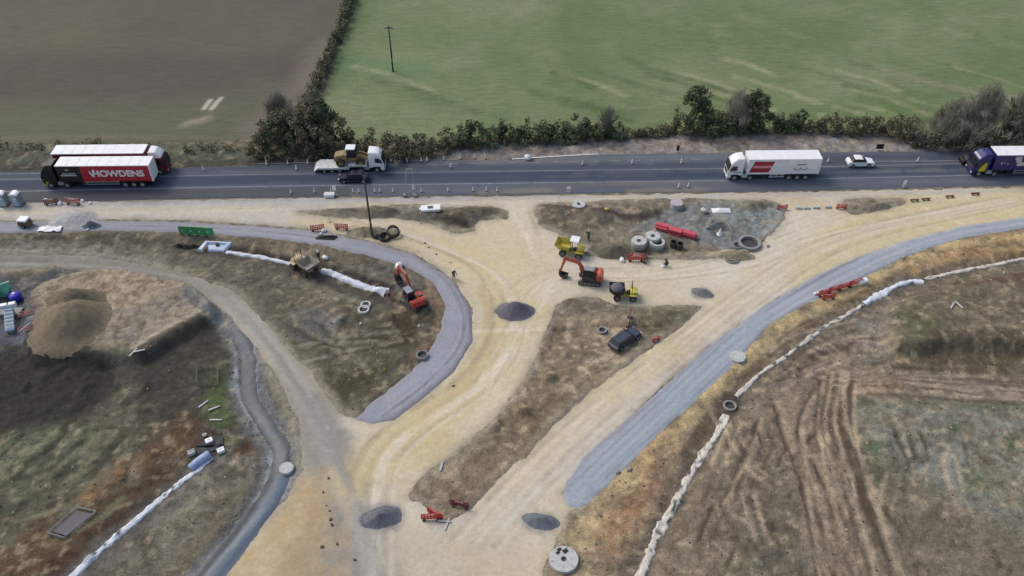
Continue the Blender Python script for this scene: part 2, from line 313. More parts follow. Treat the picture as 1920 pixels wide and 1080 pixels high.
# ---------------------------------------------------------------- road outlines (signed distance, + inside)
RG = 1-np.abs(fbm(Xc+Wx*.8, Yc+Wy*.8, 2.4, 401, 4))*3.2      # wandering veins between clods
GR.C = blend(GR.C, SS(RG, .35, .95)*.45, S(70, 60, 46))
GR.C = blend(GR.C, SS(fbm(Xc, Yc, .9, 411, 3), .15, .6)*.4, S(176, 160, 128))
pl(GR, [(1500, 740), (1510, 840), (1545, 950), (1590, 1100)], 2.6, S(128, 114, 96), 1.0, .85, .5)
for q in ([(1450, 760), (1474, 835), (1500, 900), (1510, 955)], [(1520, 862), (1552, 930), (1562, 1000)], [(1600, 975), (1630, 1050)], [(1420, 790), (1400, 850), (1350, 950)], [(1590, 900), (1640, 980), (1680, 1080)]):
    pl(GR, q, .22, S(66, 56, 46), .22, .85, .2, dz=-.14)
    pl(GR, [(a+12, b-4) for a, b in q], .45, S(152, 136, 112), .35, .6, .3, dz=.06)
pl(GR, [(1940, 440), (1800, 458), (1700, 492), (1600, 545), (1500, 590), (1420, 650), (1340, 730), (1250, 820), (1150, 930), (1090, 1010)], .7, S(184, 160, 112), .8, .7, .7, nz=.9)
pl(GR, [(1700, 505), (1600, 560), (1480, 640), (1400, 705), (1330, 790), (1240, 900)], .4, S(94, 78, 58), .5, .7, .5, nz=.9)
pp(GR, [(-80, 666), (190, 672), (215, 745), (80, 800), (-80, 800)], S(50, 49, 44), 1.2, .9)
pp(GR, [(1560, 900), (1700, 960), (1960, 1010), (1960, 1110), (1600, 1110)], S(104, 96, 80), 2.5, .7, nz=.5)
for k in range(34):     # curving, crossing machine tracks
    a = rnd.uniform(-.5, .8); x, y = rnd.uniform(1300, 1880), rnd.uniform(760, 1070); l = rnd.uniform(40, 120); c_ = rnd.uniform(-30, 30)
    P = [(x, y), (x+l*math.sin(a)*.5+c_*.6, y+l*.5), (x+l*math.sin(a)+c_, y+l*.95)]
    pl(GR, P, rnd.uniform(.1, .24), S(72, 61, 48) if k % 3 else S(160, 145, 120), .2, .7, .18, dz=-.07, nz=.8)
    pl(GR, [(u+24, v+3) for u, v in P], rnd.uniform(.1, .24), S(72, 61, 48) if k % 3 else S(160, 145, 120), .2, .6, .18, dz=-.06, nz=.8)
pp(GR, [(250, 690), (330, 640), (400, 610), (420, 690), (360, 760), (260, 780)], S(66, 63, 56), 1.2, .7, nz=.4)
for k in range(20):
    x = 1490+k*8; e = [rnd.uniform(-16, 16) for _ in range(4)]
    pl(GR, [(1540+k*3+e[0], 700), (1488+k*6+e[1], 790), (1494+k*7+e[2], 890), (1512+k*8+e[3], 990), (1535+k*9, 1110)], rnd.uniform(.12, .34), S(158, 142, 118) if k % 2 else S(78, 66, 52), .2, .7, .14, dz=rnd.uniform(-.07, .03), nz=.6)
for k in range(12):
    x, y = rnd.uniform(1440, 1560), rnd.uniform(640, 740); a = rnd.uniform(-1, 1)
    pl(GR, [(x, y), (x+45, y-18+a*16), (x+110, y-24+a*36)], .18, S(158, 142, 118) if k % 2 else S(78, 66, 52), .2, .7, .14, dz=-.05, nz=.6)
for k in range(14):
    y = 650+k*8; pl(GR, [(1530, y-30+rnd.uniform(-9, 9)), (1640, 690+k*2.2), (1760, 700+k*3.2+rnd.uniform(-5, 5)), (1960, 706+k*4.5+rnd.uniform(-9, 9))], rnd.uniform(.1, .25), S(146, 132, 112) if k % 2 else S(84, 74, 60), .18, .6, .18, dz=-.04, nz=.9)
for k in range(16):     # worked surfaces at the lower left
    x = rnd.uniform(-20, 240); y = rnd.uniform(780, 950); pl(GR, [(x, y), (x-50, y+45), (x-120, y+70)], rnd.uniform(.15, .5), S(118, 120, 92) if k % 2 else S(58, 60, 48), .3, .65, .2, dz=-.04, nz=.6)
pp(GR, ISL_C, S(136, 122, 98), 1.5, .55, nz=.6)
GR.C = blend(GR.C, SS(fbm(Xc, Yc, 1.5, 711, 4), .0, .35)*SS(sdf(PX(smc(ISL_C))), -1, 1)*.5, S(104, 84, 60))
GR.C = blend(GR.C, SS(fbm(Xc, Yc, 1.2, 717, 4), .12, .4)*SS(sdf(PX(smc(ISL_C))), -1, 1)*.6, S(178, 160, 130))
TR.H = TR.H+.16*SS(sdf(PX(smc(ISL_C))), .3, 1.6)*fbm(Xc, Yc, 1.3, 721, 4)
raise_([(56, 566), (140, 522), (250, 515), (350, 530), (400, 566), (400, 606), (338, 640), (262, 684), (150, 682), (60, 674)], 1.4, .9)
raise_([(1662, 590), (1740, 556), (1990, 516), (1990, 650), (1800, 655), (1680, 660)], 1.5, 1.0)
GR.C = GR.C*(1+.26*fbm(Xc, Yc, 1.3, 301, 4)+.16*fbm(Xc, Yc, .6, 307, 2))[..., None]*(1.2+.16*SS(X, -4, 10))[..., None]
def grey(C, k): m = C.mean(-1, keepdims=True); return C*(1-k)+m*np.array([1.04, 1., .93])*k
GR.C = grey(GR.C, .12)*(1+SS(X, 2, 12)[..., None]*np.array([.03, .02, .03]))
SAND_OUT = [(-90, 383), (480, 373), (960, 367), (1440, 361), (1990, 349), (1990, 402), (1750, 440), (1600, 490), (1450, 565), (1330, 650), (1240, 725), (1120, 850), (1058, 925), (1085, 952),
            (1062, 970), (1045, 1010), (1025, 1060), (1000, 1130), (360, 1130), (410, 1060), (480, 990), (540, 930), (566, 880), (560, 790), (520, 710), (480, 650), (430, 592), (370, 545), (250, 515), (100, 498), (-60, 515),
            (-60, 480), (150, 478), (290, 500), (370, 520), (430, 543), (490, 592), (535, 650), (585, 700), (635, 775), (690, 792), (740, 785), (790, 745), (850, 695), (884, 640), (884, 580), (850, 525), (780, 478), (700, 452), (600, 432), (480, 422), (340, 412), (170, 412), (-90, 415)]
sd_sand = sdf(PX(SAND_OUT))
ISL = [[(560, 398), (640, 392), (700, 386), (760, 383), (830, 388), (920, 389), (952, 398), (946, 412), (898, 416), (888, 434), (855, 436), (820, 424), (780, 414), (720, 410), (640, 408)],
       [(1008, 385), (1100, 378), (1200, 374), (1300, 373), (1400, 374), (1455, 380), (1472, 400), (1462, 425), (1430, 455), (1400, 476), (1340, 486), (1200, 487), (1130, 483), (1100, 478), (1094, 460), (1040, 436), (1012, 420)],
       [(1045, 570), (1085, 556), (1120, 560), (1170, 573), (1300, 573), (1312, 580), (1280, 610), (1200, 665), (1140, 710), (1060, 775), (1000, 840), (930, 905), (880, 955), (830, 980), (800, 948), (768, 932), (795, 895), (850, 850), (930, 780), (985, 705), (1015, 640), (1035, 600)],
       [(1585, 376), (1640, 372), (1695, 374), (1690, 385), (1650, 395), (1604, 404), (1580, 392)],
       [(655, 430), (700, 428), (745, 430), (745, 444), (690, 448), (656, 444)]]
for q in ISL: sd_sand = np.minimum(sd_sand, -sdf(PX(smc(q, 4))))
sd_sand = sd_sand+Wx*.35+FINE*.2
GL = [(-90, 417), (170, 414), (340, 416), (480, 424), (600, 434), (700, 455), (780, 480), (850, 525), (885, 580), (887, 640), (852, 700), (792, 750), (740, 790), (700, 797), (665, 788), (690, 762), (757, 710), (800, 665), (825, 620), (835, 570), (812, 530), (760, 500), (690, 480), (600, 460), (500, 447), (380, 437), (200, 433), (-90, 440)]
GRT = [(1990, 397), (1920, 406), (1800, 425), (1700, 450), (1600, 485), (1520, 520), (1430, 575), (1340, 640), (1250, 720), (1160, 800), (1090, 860), (1060, 900), (1053, 930), (1062, 953), (1085, 954), (1110, 938), (1160, 890), (1230, 820), (1300, 755), (1370, 690), (1440, 610), (1530, 560), (1600, 530), (1700, 480), (1800, 447), (1920, 428), (1990, 418)]
sd_gl = sdf(PX(GL))+Wx*.18+FINE*.08; sd_gr = sdf(PX(GRT))+Wx*.18+FINE*.08
ROAD = [(-400, 386), (0, 381), (480, 371), (960, 365), (1440, 359), (1920, 348), (2400, 338), (2400, 268), (1920, 281), (1500, 286), (1200, 288), (1130, 290), (960, 300), (760, 300), (620, 306), (320, 315), (0, 322), (-400, 330)]
sd_road = sdf(PX(ROAD), 12)+Wx*.06
HB = PX([(-900, 262), (0, 272), (300, 268), (480, 262), (560, 195), (628, 95), (690, -200), (800, -780), (-3000, -780)])
sd_pl = sdf(HB, 500)
GB = PX([(590, 262), (850, 262), (1100, 258), (1300, 250), (1450, 246), (1640, 246), (1800, 262), (2700, 262), (5200, -780), (800, -780), (690, -200), (640, 80), (600, 190)])
sd_grs = sdf(GB, 500)
# ---------------------------------------------------------------- relief
rd = np.maximum.reduce([sd_sand, sd_gl, sd_gr, sd_road]); far = SS(Y, 103, 106)
rough = SS(-rd, .1, 1.2)*(1-SS(np.maximum(sd_pl, sd_grs), -1, 1))
TR.H = TR.H*SS(-rd, -.2, .8)
TR.H += rough*(.16*fbm(Xc, Yc, 2.6, 7, 4)+.10*(1-2*np.abs(fbm(Xc, Yc, 1.3, 9, 3)))+.05*FINE)
TR.H += SS(-rd, -.1, .25)*SS(rd, -1.5, -.4)*.14*(1+MID)*(1-far)
TR.H += SS(sd_sand, .3, 1.5)*.03*FINE
TR.H += SS(np.maximum(sd_pl, sd_grs), 2, 10)*.35*fbm(Xc, Yc, 18, 15, 3)
Zb = TR.H; Ztop = Zb.copy()
def grid_mesh(name, Zs, C, keep, mat, kind='structure'):
    idx = np.full(X.shape, -1, np.int64); use = np.zeros(X.shape, bool)
    k = keep
    use[:-1, :-1] |= k; use[1:, :-1] |= k; use[:-1, 1:] |= k; use[1:, 1:] |= k
    n = use.sum(); idx[use] = np.arange(n)
    co = np.stack([X[use], Y[use], Zs[use]], 1).astype(np.float32)
    j, i = np.nonzero(k)
    f = np.stack([idx[j, i], idx[j, i+1], idx[j+1, i+1], idx[j+1, i]], 1).astype(np.int32)
    me = bpy.data.meshes.new(name); me.vertices.add(n); me.vertices.foreach_set('co', co.ravel())
    me.loops.add(f.size); me.loops.foreach_set('vertex_index', f.ravel())
    me.polygons.add(len(f)); me.polygons.foreach_set('loop_start', np.arange(0, f.size, 4, dtype=np.int32)); me.polygons.foreach_set('loop_total', np.full(len(f), 4, np.int32))
    me.polygons.foreach_set('use_smooth', np.ones(len(f), bool)); me.update(calc_edges=True)
    at = me.attributes.new('Col', 'FLOAT_COLOR', 'POINT'); cc = np.ones((n, 4), np.float32); cc[:, :3] = np.clip(C[use], .003, .95)
    at.data.foreach_set('color', cc.ravel()); me.materials.append(mat)
    o = bpy.data.objects.new(name, me); SC.collection.objects.link(o)
    if kind: o['kind'] = kind
    return o
def sheet(name, sd, lift, C, mat, reach=.35):
    global Ztop
    Zs = Zb+np.where(sd > 0, lift*np.clip(sd/.25, 0, 1), .3*np.clip(sd/.35, -1, 0))
    cm = np.maximum(np.maximum(sd[:-1, :-1], sd[1:, :-1]), np.maximum(sd[:-1, 1:], sd[1:, 1:]))
    Ztop = np.maximum(Ztop, np.where(sd > 0, Zs, -9))
    return grid_mesh(name, Zs, C, cm > 0, mat)
dn = np.clip(.75+.9*MID+.5*FINE, 0, 1.2)
GR.C = blend(GR.C, SS(np.where(Y < 106, sd_sand, -9), -1.6, 0)*.42*dn, S(184, 176, 156))
lt = (X < -8)*1.
GR.C = blend(GR.C, SS(sd_sand*lt-9*(1-lt), -1.6, .3)*.3*np.clip(.6+MID, 0, 1), S(158, 152, 138))
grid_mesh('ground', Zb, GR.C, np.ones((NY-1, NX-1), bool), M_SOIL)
# haul roads of compacted pale stone
SA = Lay(); SA.C = vary(S(200, 186, 148), S(206, 199, 180), 10, 101, 2)
SA.C = blend(SA.C, SS(fbm(Xc, Yc, 4, 105, 4), .05, .7)*.4, S(186, 166, 126))
pp(SA, [(-90, 383), (480, 373), (1000, 367), (1000, 378), (560, 400), (560, 430), (340, 412), (-90, 418)], S(190, 186, 176), 1.5, .9)
pl(SA, [(-60, 402), (300, 396), (560, 400)], 1.3, S(196, 190, 172), 1, .6, .8)
pl(SA, [(-90, 387), (480, 377), (960, 371), (1440, 365), (1990, 353)], .75, S(176, 174, 172), .5, .85, .2)
pl(SA, [(520, 388), (600, 392)], .9, S(160, 166, 164), 1, .5, .5)
pp(SA, [(-60, 470), (290, 490), (430, 540), (540, 650), (640, 790), (700, 900), (760, 1100), (560, 1100), (570, 880), (520, 710), (430, 592), (250, 515), (-60, 520)], S(146, 144, 136), 1.5, .95)
pp(SA, [(-60, 476), (150, 476), (300, 500), (360, 540), (250, 520), (100, 500), (-60, 516)], S(126, 124, 114), 1.5, .8, nz=.4)
for dx in (-12, 14):
    pl(SA, [(420+dx, 560), (500+dx, 640), (560+dx, 730), (620+dx, 850), (680+dx, 980), (720+dx, 1100)], .75, S(176, 173, 163), .7, .7, .35)
pl(SA, [(425, 566), (502, 645), (565, 735), (625, 855), (655, 920)], .28, S(128, 124, 114), .4, .6, .35, nz=.7)
pl(SA, [(545, 735), (600, 850), (640, 960)], .9, S(146, 142, 138), 1, .5, .6)
pl(SA, [(590, 740), (632, 830), (650, 880)], .5, S(132, 132, 132), .6, .5, .5, nz=.4)
pl(SA, [(600, 880), (624, 960), (640, 1060)], .4, S(150, 138, 112), .5, .6, .5, nz=.7)
pp(SA, [(560, 890), (600, 900), (610, 1010), (560, 1100), (400, 1100), (500, 990)], S(188, 166, 126), 1.2, .85, nz=.2)
pl(SA, [(590, 920), (585, 1000), (530, 1060)], .8, S(176, 142, 96), 1, .5, .8, nz=.7)
pp(SA, [(540, 1020), (640, 1000), (640, 1100), (520, 1100)], S(170, 154, 124), 1, .7, nz=.5)
pl(SA, [(860, 470), (940, 530), (960, 600), (930, 680), (820, 790), (700, 870), (660, 900)], 2.6, S(206, 190, 140), 2, .7, .8)
pl(SA, [(1020, 600), (1000, 650), (960, 720), (860, 810)], .8, S(208, 196, 168), .8, .8, .4)
pl(SA, [(905, 530), (915, 620), (880, 700), (790, 790)], .5, S(192, 168, 122), .7, .6, .5, nz=.5)
pp(SA, [(980, 400), (1010, 450), (1060, 500), (1200, 510), (1400, 495), (1560, 410), (1470, 395), (1400, 480), (1100, 490), (1005, 430)], S(208, 202, 184), 1.5, .7)
pp(SA, [(890, 420), (960, 405), (1000, 430), (1040, 500), (950, 560), (900, 500)], S(206, 192, 156), 1.5, .5)
pl(SA, [(960, 400), (985, 440), (1000, 480)], .35, S(222, 216, 200), .4, .6, .3); pl(SA, [(990, 398), (1010, 440)], .3, S(170, 158, 128), .3, .5, .3)
pl(SA, [(1440, 500), (1330, 590), (1200, 690), (1060, 810), (940, 930), (850, 1030)], 1.1, S(206, 194, 158), 1.3, .7, .8)
pl(SA, [(1480, 545), (1350, 630), (1220, 730), (1100, 840), (1000, 930), (920, 1020)], .9, S(202, 198, 186), 1, .7, .6)
pl(SA, [(1390, 580), (1250, 690), (1120, 800), (1020, 900)], .35, S(168, 154, 134), .5, .45, .6, nz=.5)
pl(SA, [(1420, 590), (1290, 690), (1160, 800), (1070, 880)], .3, S(158, 152, 146), .5, .45, .5, nz=.5)
pp(SA, [(1600, 410), (1760, 375), (1990, 352), (1990, 402), (1750, 440), (1600, 488), (1480, 540), (1500, 470)], S(204, 190, 146), 1.5, .75)
for q in (((1655, 400), (1735, 436)), ((1730, 388), (1805, 421)), ((890, 622), (1020, 618))):
    pl(SA, list(q), .28, S(220, 208, 178), .25, .8, .06)
pl(SA, [(820, 1000), (900, 970), (980, 930)], 1.2, S(196, 192, 178), 1, .5, .7); pp(SA, [(740, 980), (900, 1000), (1000, 1000), (980, 1100), (760, 1100)], S(192, 182, 156), 1.5, .6, nz=.4)
for k in range(16):     # faint wheel tracks
    t = rnd.uniform(-1, 1); P = [[(1900, 380), (1600, 450), (1440, 540), (1250, 690), (1060, 850), (900, 1020)], [(640, 402), (800, 455), (930, 520), (960, 620), (900, 720), (720, 860), (700, 1080)], [(1580, 400), (1300, 500), (1040, 520), (960, 600), (880, 740)]][k % 3]
    P = [(a+t*(26+.03*b), b+t*9) for a, b in P]
    pl(SA, P, .16, S(176, 164, 136) if k % 2 else S(218, 210, 192), .2, .5, .25, nz=.7)
SA.C = blend(SA.C, SS(-sd_sand, -1.3, .1)*.5*np.clip(.6+1.2*MID+.6*FINE, 0, 1), S(150, 142, 124))
SA.C = blend(SA.C, SS(-sd_sand*lt-9*(1-lt), -1.4, .1)*.35*np.clip(.7+MID, 0, 1), S(140, 136, 124))
for k in range(46):     # compacted streaks left by rollers and tyres
    t = rnd.uniform(-1, 1); P = [[(1900, 380), (1600, 450), (1440, 540), (1250, 690), (1060, 850), (900, 1020)], [(640, 402), (800, 455), (930, 520), (960, 620), (900, 720), (720, 860), (700, 1080)], [(1900, 375), (1560, 440), (1400, 500), (1200, 525), (1040, 520)], [(-60, 495), (270, 508), (430, 566), (560, 735), (650, 900), (720, 1100)], [(-60, 400), (480, 390), (1000, 375), (1900, 356)]][k % 5]
    sp = (24, 24, 14, 9, 5)[k % 5]; P = [(a+t*(sp+.03*b*(k % 5 < 2)), b+t*sp*.4+rnd.uniform(-3, 3)) for a, b in P]
    pl(SA, P, rnd.uniform(.08, .3), (S(172, 158, 128) if k % 2 else S(222, 214, 194)) if k % 5 != 3 else (S(128, 126, 118) if k % 2 else S(186, 184, 174)), .25, .3, .2, nz=.9)
SA.C = grey(SA.C, .08)*np.array([1.13, 1.1, 1.1])*(1+.09*fbm(Xc, Yc, .8, 333, 3)+.05*fbm(Xc, Yc, 5, 335, 3))[..., None]
for hx, hy, hr in ((965, 585, 3.3), (1317, 551, 2.1), (715, 972, 3.2), (1014, 979, 2.6), (172, 426, 2)):
    cx, cy = G(hx, hy); SA.C = blend(SA.C, SS(-np.hypot(X-cx, (Y-cy)*1.4)-Wx*.5, -hr, -hr*.55)*np.clip(.55+.5*FINE+.4*MID, 0, .8), S(132, 128, 126))
sheet('haul_road', sd_sand, .06, SA.C, M_SAND)
GV = Lay(); GV.C = vary(S(148, 150, 159), S(162, 165, 173), 7, 131, 1.6)*(1.1+.1*fbm(Xc, Yc, 1.2, 511, 3))[..., None]
GV.C = blend(GV.C, SS(-sd_gl, -1.1, -.1)*(sd_gl > -1)*.35, S(136, 130, 132))
pl(GV, [(860, 535), (884, 590), (882, 645), (845, 705), (785, 755), (735, 792)], .7, S(132, 126, 136), .6, .7, .3)
pl(GV, [(-60, 420), (340, 418), (600, 437), (760, 478), (850, 530)], .35, S(160, 150, 154), .4, .6, .3)
pl(GV, [(-60, 428), (300, 425), (520, 440)], .8, S(162, 160, 170), .7, .5, .5)
for k in range(10):
    t = rnd.uniform(-8, 8); P = [(a+t, b+t*.4) for a, b in [(-60, 428), (340, 425), (600, 447), (780, 490), (855, 560), (862, 640), (800, 715), (715, 780)]]
    pl(GV, P, .14, S(128, 128, 136) if k % 2 else S(178, 178, 182), .18, .45, .12, nz=.9)
sheet('gravel_road', sd_gl+FINE*.12, .12, GV.C, M_GRAVEL)
GV.C = vary(S(156, 163, 172), S(168, 173, 179), 9, 151, 1.6)*(1.12+.1*fbm(Xc, Yc, 1.2, 515, 3))[..., None]
pl(GV, [(1600, 488), (1430, 578), (1340, 643), (1250, 723), (1160, 803), (1090, 863), (1056, 915)], .5, S(142, 140, 150), .5, .7, .35, nz=.3)
pl(GV, [(1440, 590), (1300, 715), (1180, 830), (1090, 920)], .8, S(160, 168, 178), .8, .6, .4)
for k in range(12):
    t = rnd.uniform(-22, 22); P = [(a+t*.7, b+t*.8) for a, b in [(1960, 412), (1800, 436), (1700, 465), (1560, 530), (1400, 632), (1270, 750), (1150, 860), (1085, 925)]]
    pl(GV, P, .15, S(138, 144, 154) if k % 2 else S(186, 190, 194), .2, .4, .15, nz=.9)
sheet('gravel_road', sd_gr+FINE*.12, .12, GV.C, M_GRAVEL)
PT = Lay(); PT.C = vary(S(108, 110, 110), S(134, 134, 132), 2.2, 601, 2.4)
sd_pt = .98+.62*SS(-Y, -60, -46)-ldist(PX(smooth(DT[1:])), 7)+Wx*.25+FINE*.2-1.6*SS(Y, G(440, 640)[1], G(420, 590)[1])
pl(PT, [(560, 860), (505, 950), (445, 1030), (380, 1110)], 1.0, S(104, 120, 140), .7, .8, .25, nz=.3)
pl(PT, [(a-2, b) for a, b in DT[1:]], .4, S(146, 150, 152), .4, .6, .3, nz=.5)
pl(PT, [(a+17, b+2) for a, b in DT[1:]], .3, S(84, 90, 98), .3, .6, .12); pl(PT, [(a-20, b) for a, b in DT[1:]], .35, S(78, 82, 86), .3, .7, .12)
sheet('path', sd_pt, .08, PT.C, M_GRAVEL)
# fields
FL = Lay(); FL.C = vary(S(94, 92, 86), S(102, 106, 92), 30, 171, 1.4)
pp(FL, [(-900, 100), (520, 110), (430, 170), (250, 200), (-900, 190)], S(94, 88, 84), 5, .8)
pp(FL, [(-900, 225), (380, 190), (480, 160), (470, 260), (300, 268), (-900, 268)], S(98, 106, 90), 5, .7)
pl(FL, [(620, 85), (560, 180), (480, 240)], 3.5, S(122, 116, 110), 2.5, .7, .9)
for q in (((383, 206), (395, 190)), ((397, 207), (415, 186)), ((350, 232), (385, 224))): pl(FL, list(q), .45, S(190, 190, 182), .3, .8, .1)
pl(FL, [(345, 236), (388, 224)], 1.2, S(128, 126, 114), .8, .8, .4)
pl(FL, [(-60, 262), (250, 256), (420, 262)], .8, S(118, 116, 104), .8, .5, .9, nz=.6)
sheet('ploughed_field', sd_pl+Wx*.5, .05, FL.C*np.array([1.16, 1.08, 1.0]), M_PLOUGH)
FL.C = vary(S(106, 126, 84), S(128, 140, 104), 16, 181, 2.2)
FL.C = blend(FL.C, SS(fbm(Xc, Yc*1.6, 7, 187, 4), .1, .7)*.45, S(142, 146, 116))
for q in (((1180, 112), (1230, 135), (1320, 165), (1400, 178)), ((1120, 135), (1180, 155), (1300, 185)), ((1600, 120), (1700, 140), (1800, 172), (1930, 182)), ((1590, 140), (1680, 165), (1720, 180)), ((700, 150), (800, 190), (900, 210)), ((1000, 170), (1080, 200), (1200, 215))):
    pl(FL, list(q), .9, S(90, 108, 70), 1.2, .55, .8, nz=.4)
pl(FL, [(1650, 128), (1790, 165), (1930, 185)], 1.0, S(148, 148, 124), 1., .55, .6)
pl(FL, [(1300, 200), (1500, 205), (1700, 185)], 2.4, S(98, 124, 76), 2, .5, 1.2)
pl(FL, [(1500, 225), (1650, 215), (1750, 185)], 1.8, S(96, 122, 70), 2, .6, 1.2)
pl(FL, [(640, 110), (700, 125), (780, 132)], 3, S(104, 134, 92), 2.5, .6, 1.2)
for k in range(26):
    x = rnd.uniform(650, 1850); y = rnd.uniform(108, 225); l = rnd.uniform(60, 160)
    pl(FL, [(x, y), (x+l*.5, y+l*.13), (x+l, y+l*.32)], rnd.uniform(.4, .9), S(160, 162, 128) if k % 2 else S(86, 106, 66), .8, .6, .8, nz=.6)
sheet('grass_field', sd_grs+Wx*.5, .05, grey(FL.C, .16)*np.array([1.06, 1.06, .96]), M_GRASS)
# highway
RO = Lay(); RO.C = vary(S(92, 99, 110), S(100, 106, 116), 12, 201, 1.5)
def lane(ofs_y, w_, col, a=1, soft=.5): pl(RO, [(-400, 386-ofs_y), (0, 381-ofs_y), (480, 371-ofs_y), (960, 365-ofs_y), (1440, 359-ofs_y), (1920, 348-ofs_y), (2400, 338-ofs_y)], w_, col, soft, a, .12, sm=False)
lane(33, 1.35, S(64, 74, 94), .9); lane(54, 1.3, S(76, 84, 98), .85); lane(10, .7, S(102, 104, 112), .6)
for k in range(26):
    o_ = rnd.choice((29, 37, 50, 58, 8, 14))+rnd.uniform(-2, 2); x = rnd.uniform(-100, 1800)
    pl(RO, [(x, 380-o_-x*.017), (x+160, 377-o_-x*.017), (x+340, 374-o_-x*.017)], rnd.uniform(.15, .5), rnd.choice((S(112, 116, 122), S(60, 68, 82), S(124, 120, 112))), .4, .4, .15, nz=.8)
for x, y in ((520, 368), (900, 363), (1180, 361), (1330, 289), (900, 303), (420, 372)): pl(RO, [(x, y), (x+60, y-3), (x+150, y-5)], .5, S(142, 134, 118), .6, .55, .4, nz=.9)
pl(RO, [(-400, 382), (0, 372), (300, 368), (480, 364), (640, 362)], 1.6, S(84, 87, 92), .6, .9, .2)
pp(RO, [(800, 298), (1130, 292), (1400, 288), (1500, 300), (1200, 306), (900, 308)], S(120, 124, 130), 1, .6)
sheet('road', sd_road, .1, RO.C, M_ASPH)
def zat(x, y):
    i = min(max(np.searchsorted(xs, x), 1), NX-1); j = min(max(np.searchsorted(ys, y), 1), NY-1)
    return float(max(Ztop[j, i], Ztop[j-1, i], Ztop[j, i-1], Ztop[j-1, i-1])*.5+.125*(Ztop[j, i]+Ztop[j-1, i]+Ztop[j, i-1]+Ztop[j-1, i-1]))
# ================================================================ OBJECT BUILDERS
class MB:
    def __init__(s): s.v = []; s.f = []
    def add(s, v, f):
        n = len(s.v); s.v += [tuple(p) for p in v]; s.f += [tuple(i+n for i in q) for q in f]; return s
    def box(s, x0, x1, y0, y1, z0, z1):
        return s.add([(x0, y0, z0), (x1, y0, z0), (x1, y1, z0), (x0, y1, z0), (x0, y0, z1), (x1, y0, z1), (x1, y1, z1), (x0, y1, z1)],
                     [(3, 2, 1, 0), (4, 5, 6, 7), (0, 1, 5, 4), (1, 2, 6, 5), (2, 3, 7, 6), (3, 0, 4, 7)])
    def prism(s, prof, y0, y1, inset=None):
        """profile of (x,z) points extruded along y; inset: list of per-point y shrink"""
        n = len(prof); ins = inset or [0]*n
        v = [(x, y0+ins[i], z) for i, (x, z) in enumerate(prof)]+[(x, y1-ins[i], z) for i, (x, z) in enumerate(prof)]
        f = [tuple(range(n)), tuple(range(2*n-1, n-1, -1))]+[(i, i+n, (i+1) % n+n, (i+1) % n) for i in range(n)]
        return s.add(v, f)
    def tube(s, pts, r, n=8, r2=None, cap=True):
        P = [Vector(p) for p in pts]; rings = []; m = len(P)
        for i, p in enumerate(P):
            d = (P[min(i+1, m-1)]-P[max(i-1, 0)]).normalized()
            a = d.orthogonal().normalized() if i == 0 else (a-d*a.dot(d)).normalized()
            b = d.cross(a); rr = r if r2 is None else r+(r2-r)*i/(m-1)
            rings.append([p+(a*math.cos(2*math.pi*k/n)+b*math.sin(2*math.pi*k/n))*rr for k in range(n)])
        v = [q for g in rings for q in g]; f = []
        for i in range(m-1):
            f += [(i*n+k, i*n+(k+1) % n, (i+1)*n+(k+1) % n, (i+1)*n+k) for k in range(n)]
        if cap: f += [tuple(range(n-1, -1, -1)), tuple(range((m-1)*n, m*n))]
        return s.add(v, f)
    def lathe(s, prof, n=20, cx=0, cy=0, sx=1, sy=1):
        v = []; m = len(prof)
        for r, z in prof: v += [(cx+sx*r*math.cos(2*math.pi*k/n), cy+sy*r*math.sin(2*math.pi*k/n), z) for k in range(n)]
        f = [(i*n+k, i*n+(k+1) % n, (i+1)*n+(k+1) % n, (i+1)*n+k) for i in range(m-1) for k in range(n)]
        return s.add(v, f)
    def build(s, name, mat, parent=None, bevel=0., sm=False, seg=2):
        me = bpy.data.meshes.new(name); me.from_pydata(s.v, [], s.f)
        bm = bmesh.new(); bm.from_mesh(me); bmesh.ops.recalc_face_normals(bm, faces=bm.faces)
        if bevel: bmesh.ops.bevel(bm, geom=[e for e in bm.edges if e.is_manifold and e.calc_face_angle(0) > .5], offset=bevel, segments=seg, affect='EDGES', clamp_overlap=True)
        bm.to_mesh(me); bm.free()
        me.materials.append(mat)
        if sm: me.polygons.foreach_set('use_smooth', [True]*len(me.polygons))
        o = bpy.data.objects.new(name, me); link(o, parent); return o
def thing(name, label, cat, px=None, py=None, rz=0., group=None, xyz=None):
    o = bpy.data.objects.new(name, None); o.empty_display_size = .5; link(o); tag(o, label, cat, group)
    put(o, px, py, rz, xyz); return o
def put(o, px=None, py=None, rz=0., xyz=None, dz=0.):
    if xyz: o.location = xyz
    else:
        x, y = G(px, py); z = zat(x, y); x, y = G(px, py, z); o.location = (x, y, zat(x, y)+dz)
    o.rotation_euler = (0, 0, rz); return o
def clone(o, label=None, px=None, py=None, rz=0., parent=None, xyz=None, scale=None):
    c = o.copy(); SC.collection.objects.link(c); c.parent = parent
    for ch in o.children: clone(ch, parent=c)
    if parent is None:
        put(c, px, py, rz, xyz)
        if label: c['label'] = label
        if scale: c.scale = scale
    return c
def wdir(a, b):
    p, q = G(*a), G(*b); return math.atan2(q[1]-p[1], q[0]-p[0])
WHITE = pm('white_paint', (.8, .8, .81), .4, dirt=.1, sc=1.2); DWHITE = pm('dull_white', (.62, .63, .63), .7, dirt=.4)
RED = pm('red_curtain', S(196, 34, 56), .5, dirt=.15); DRED = pm('dark_red_paint', S(120, 22, 40), .5, dirt=.2)
BRED = pm('barrier_red', S(206, 48, 44), .6, dirt=.35); NAVY = pm('navy_paint', S(46, 44, 116), .4, dirt=.12)
BLACK = pm('black_paint', S(20, 23, 32), .45, dirt=.12); RUBBER = pm('rubber', (.018, .018, .02), .85, dirt=.45)
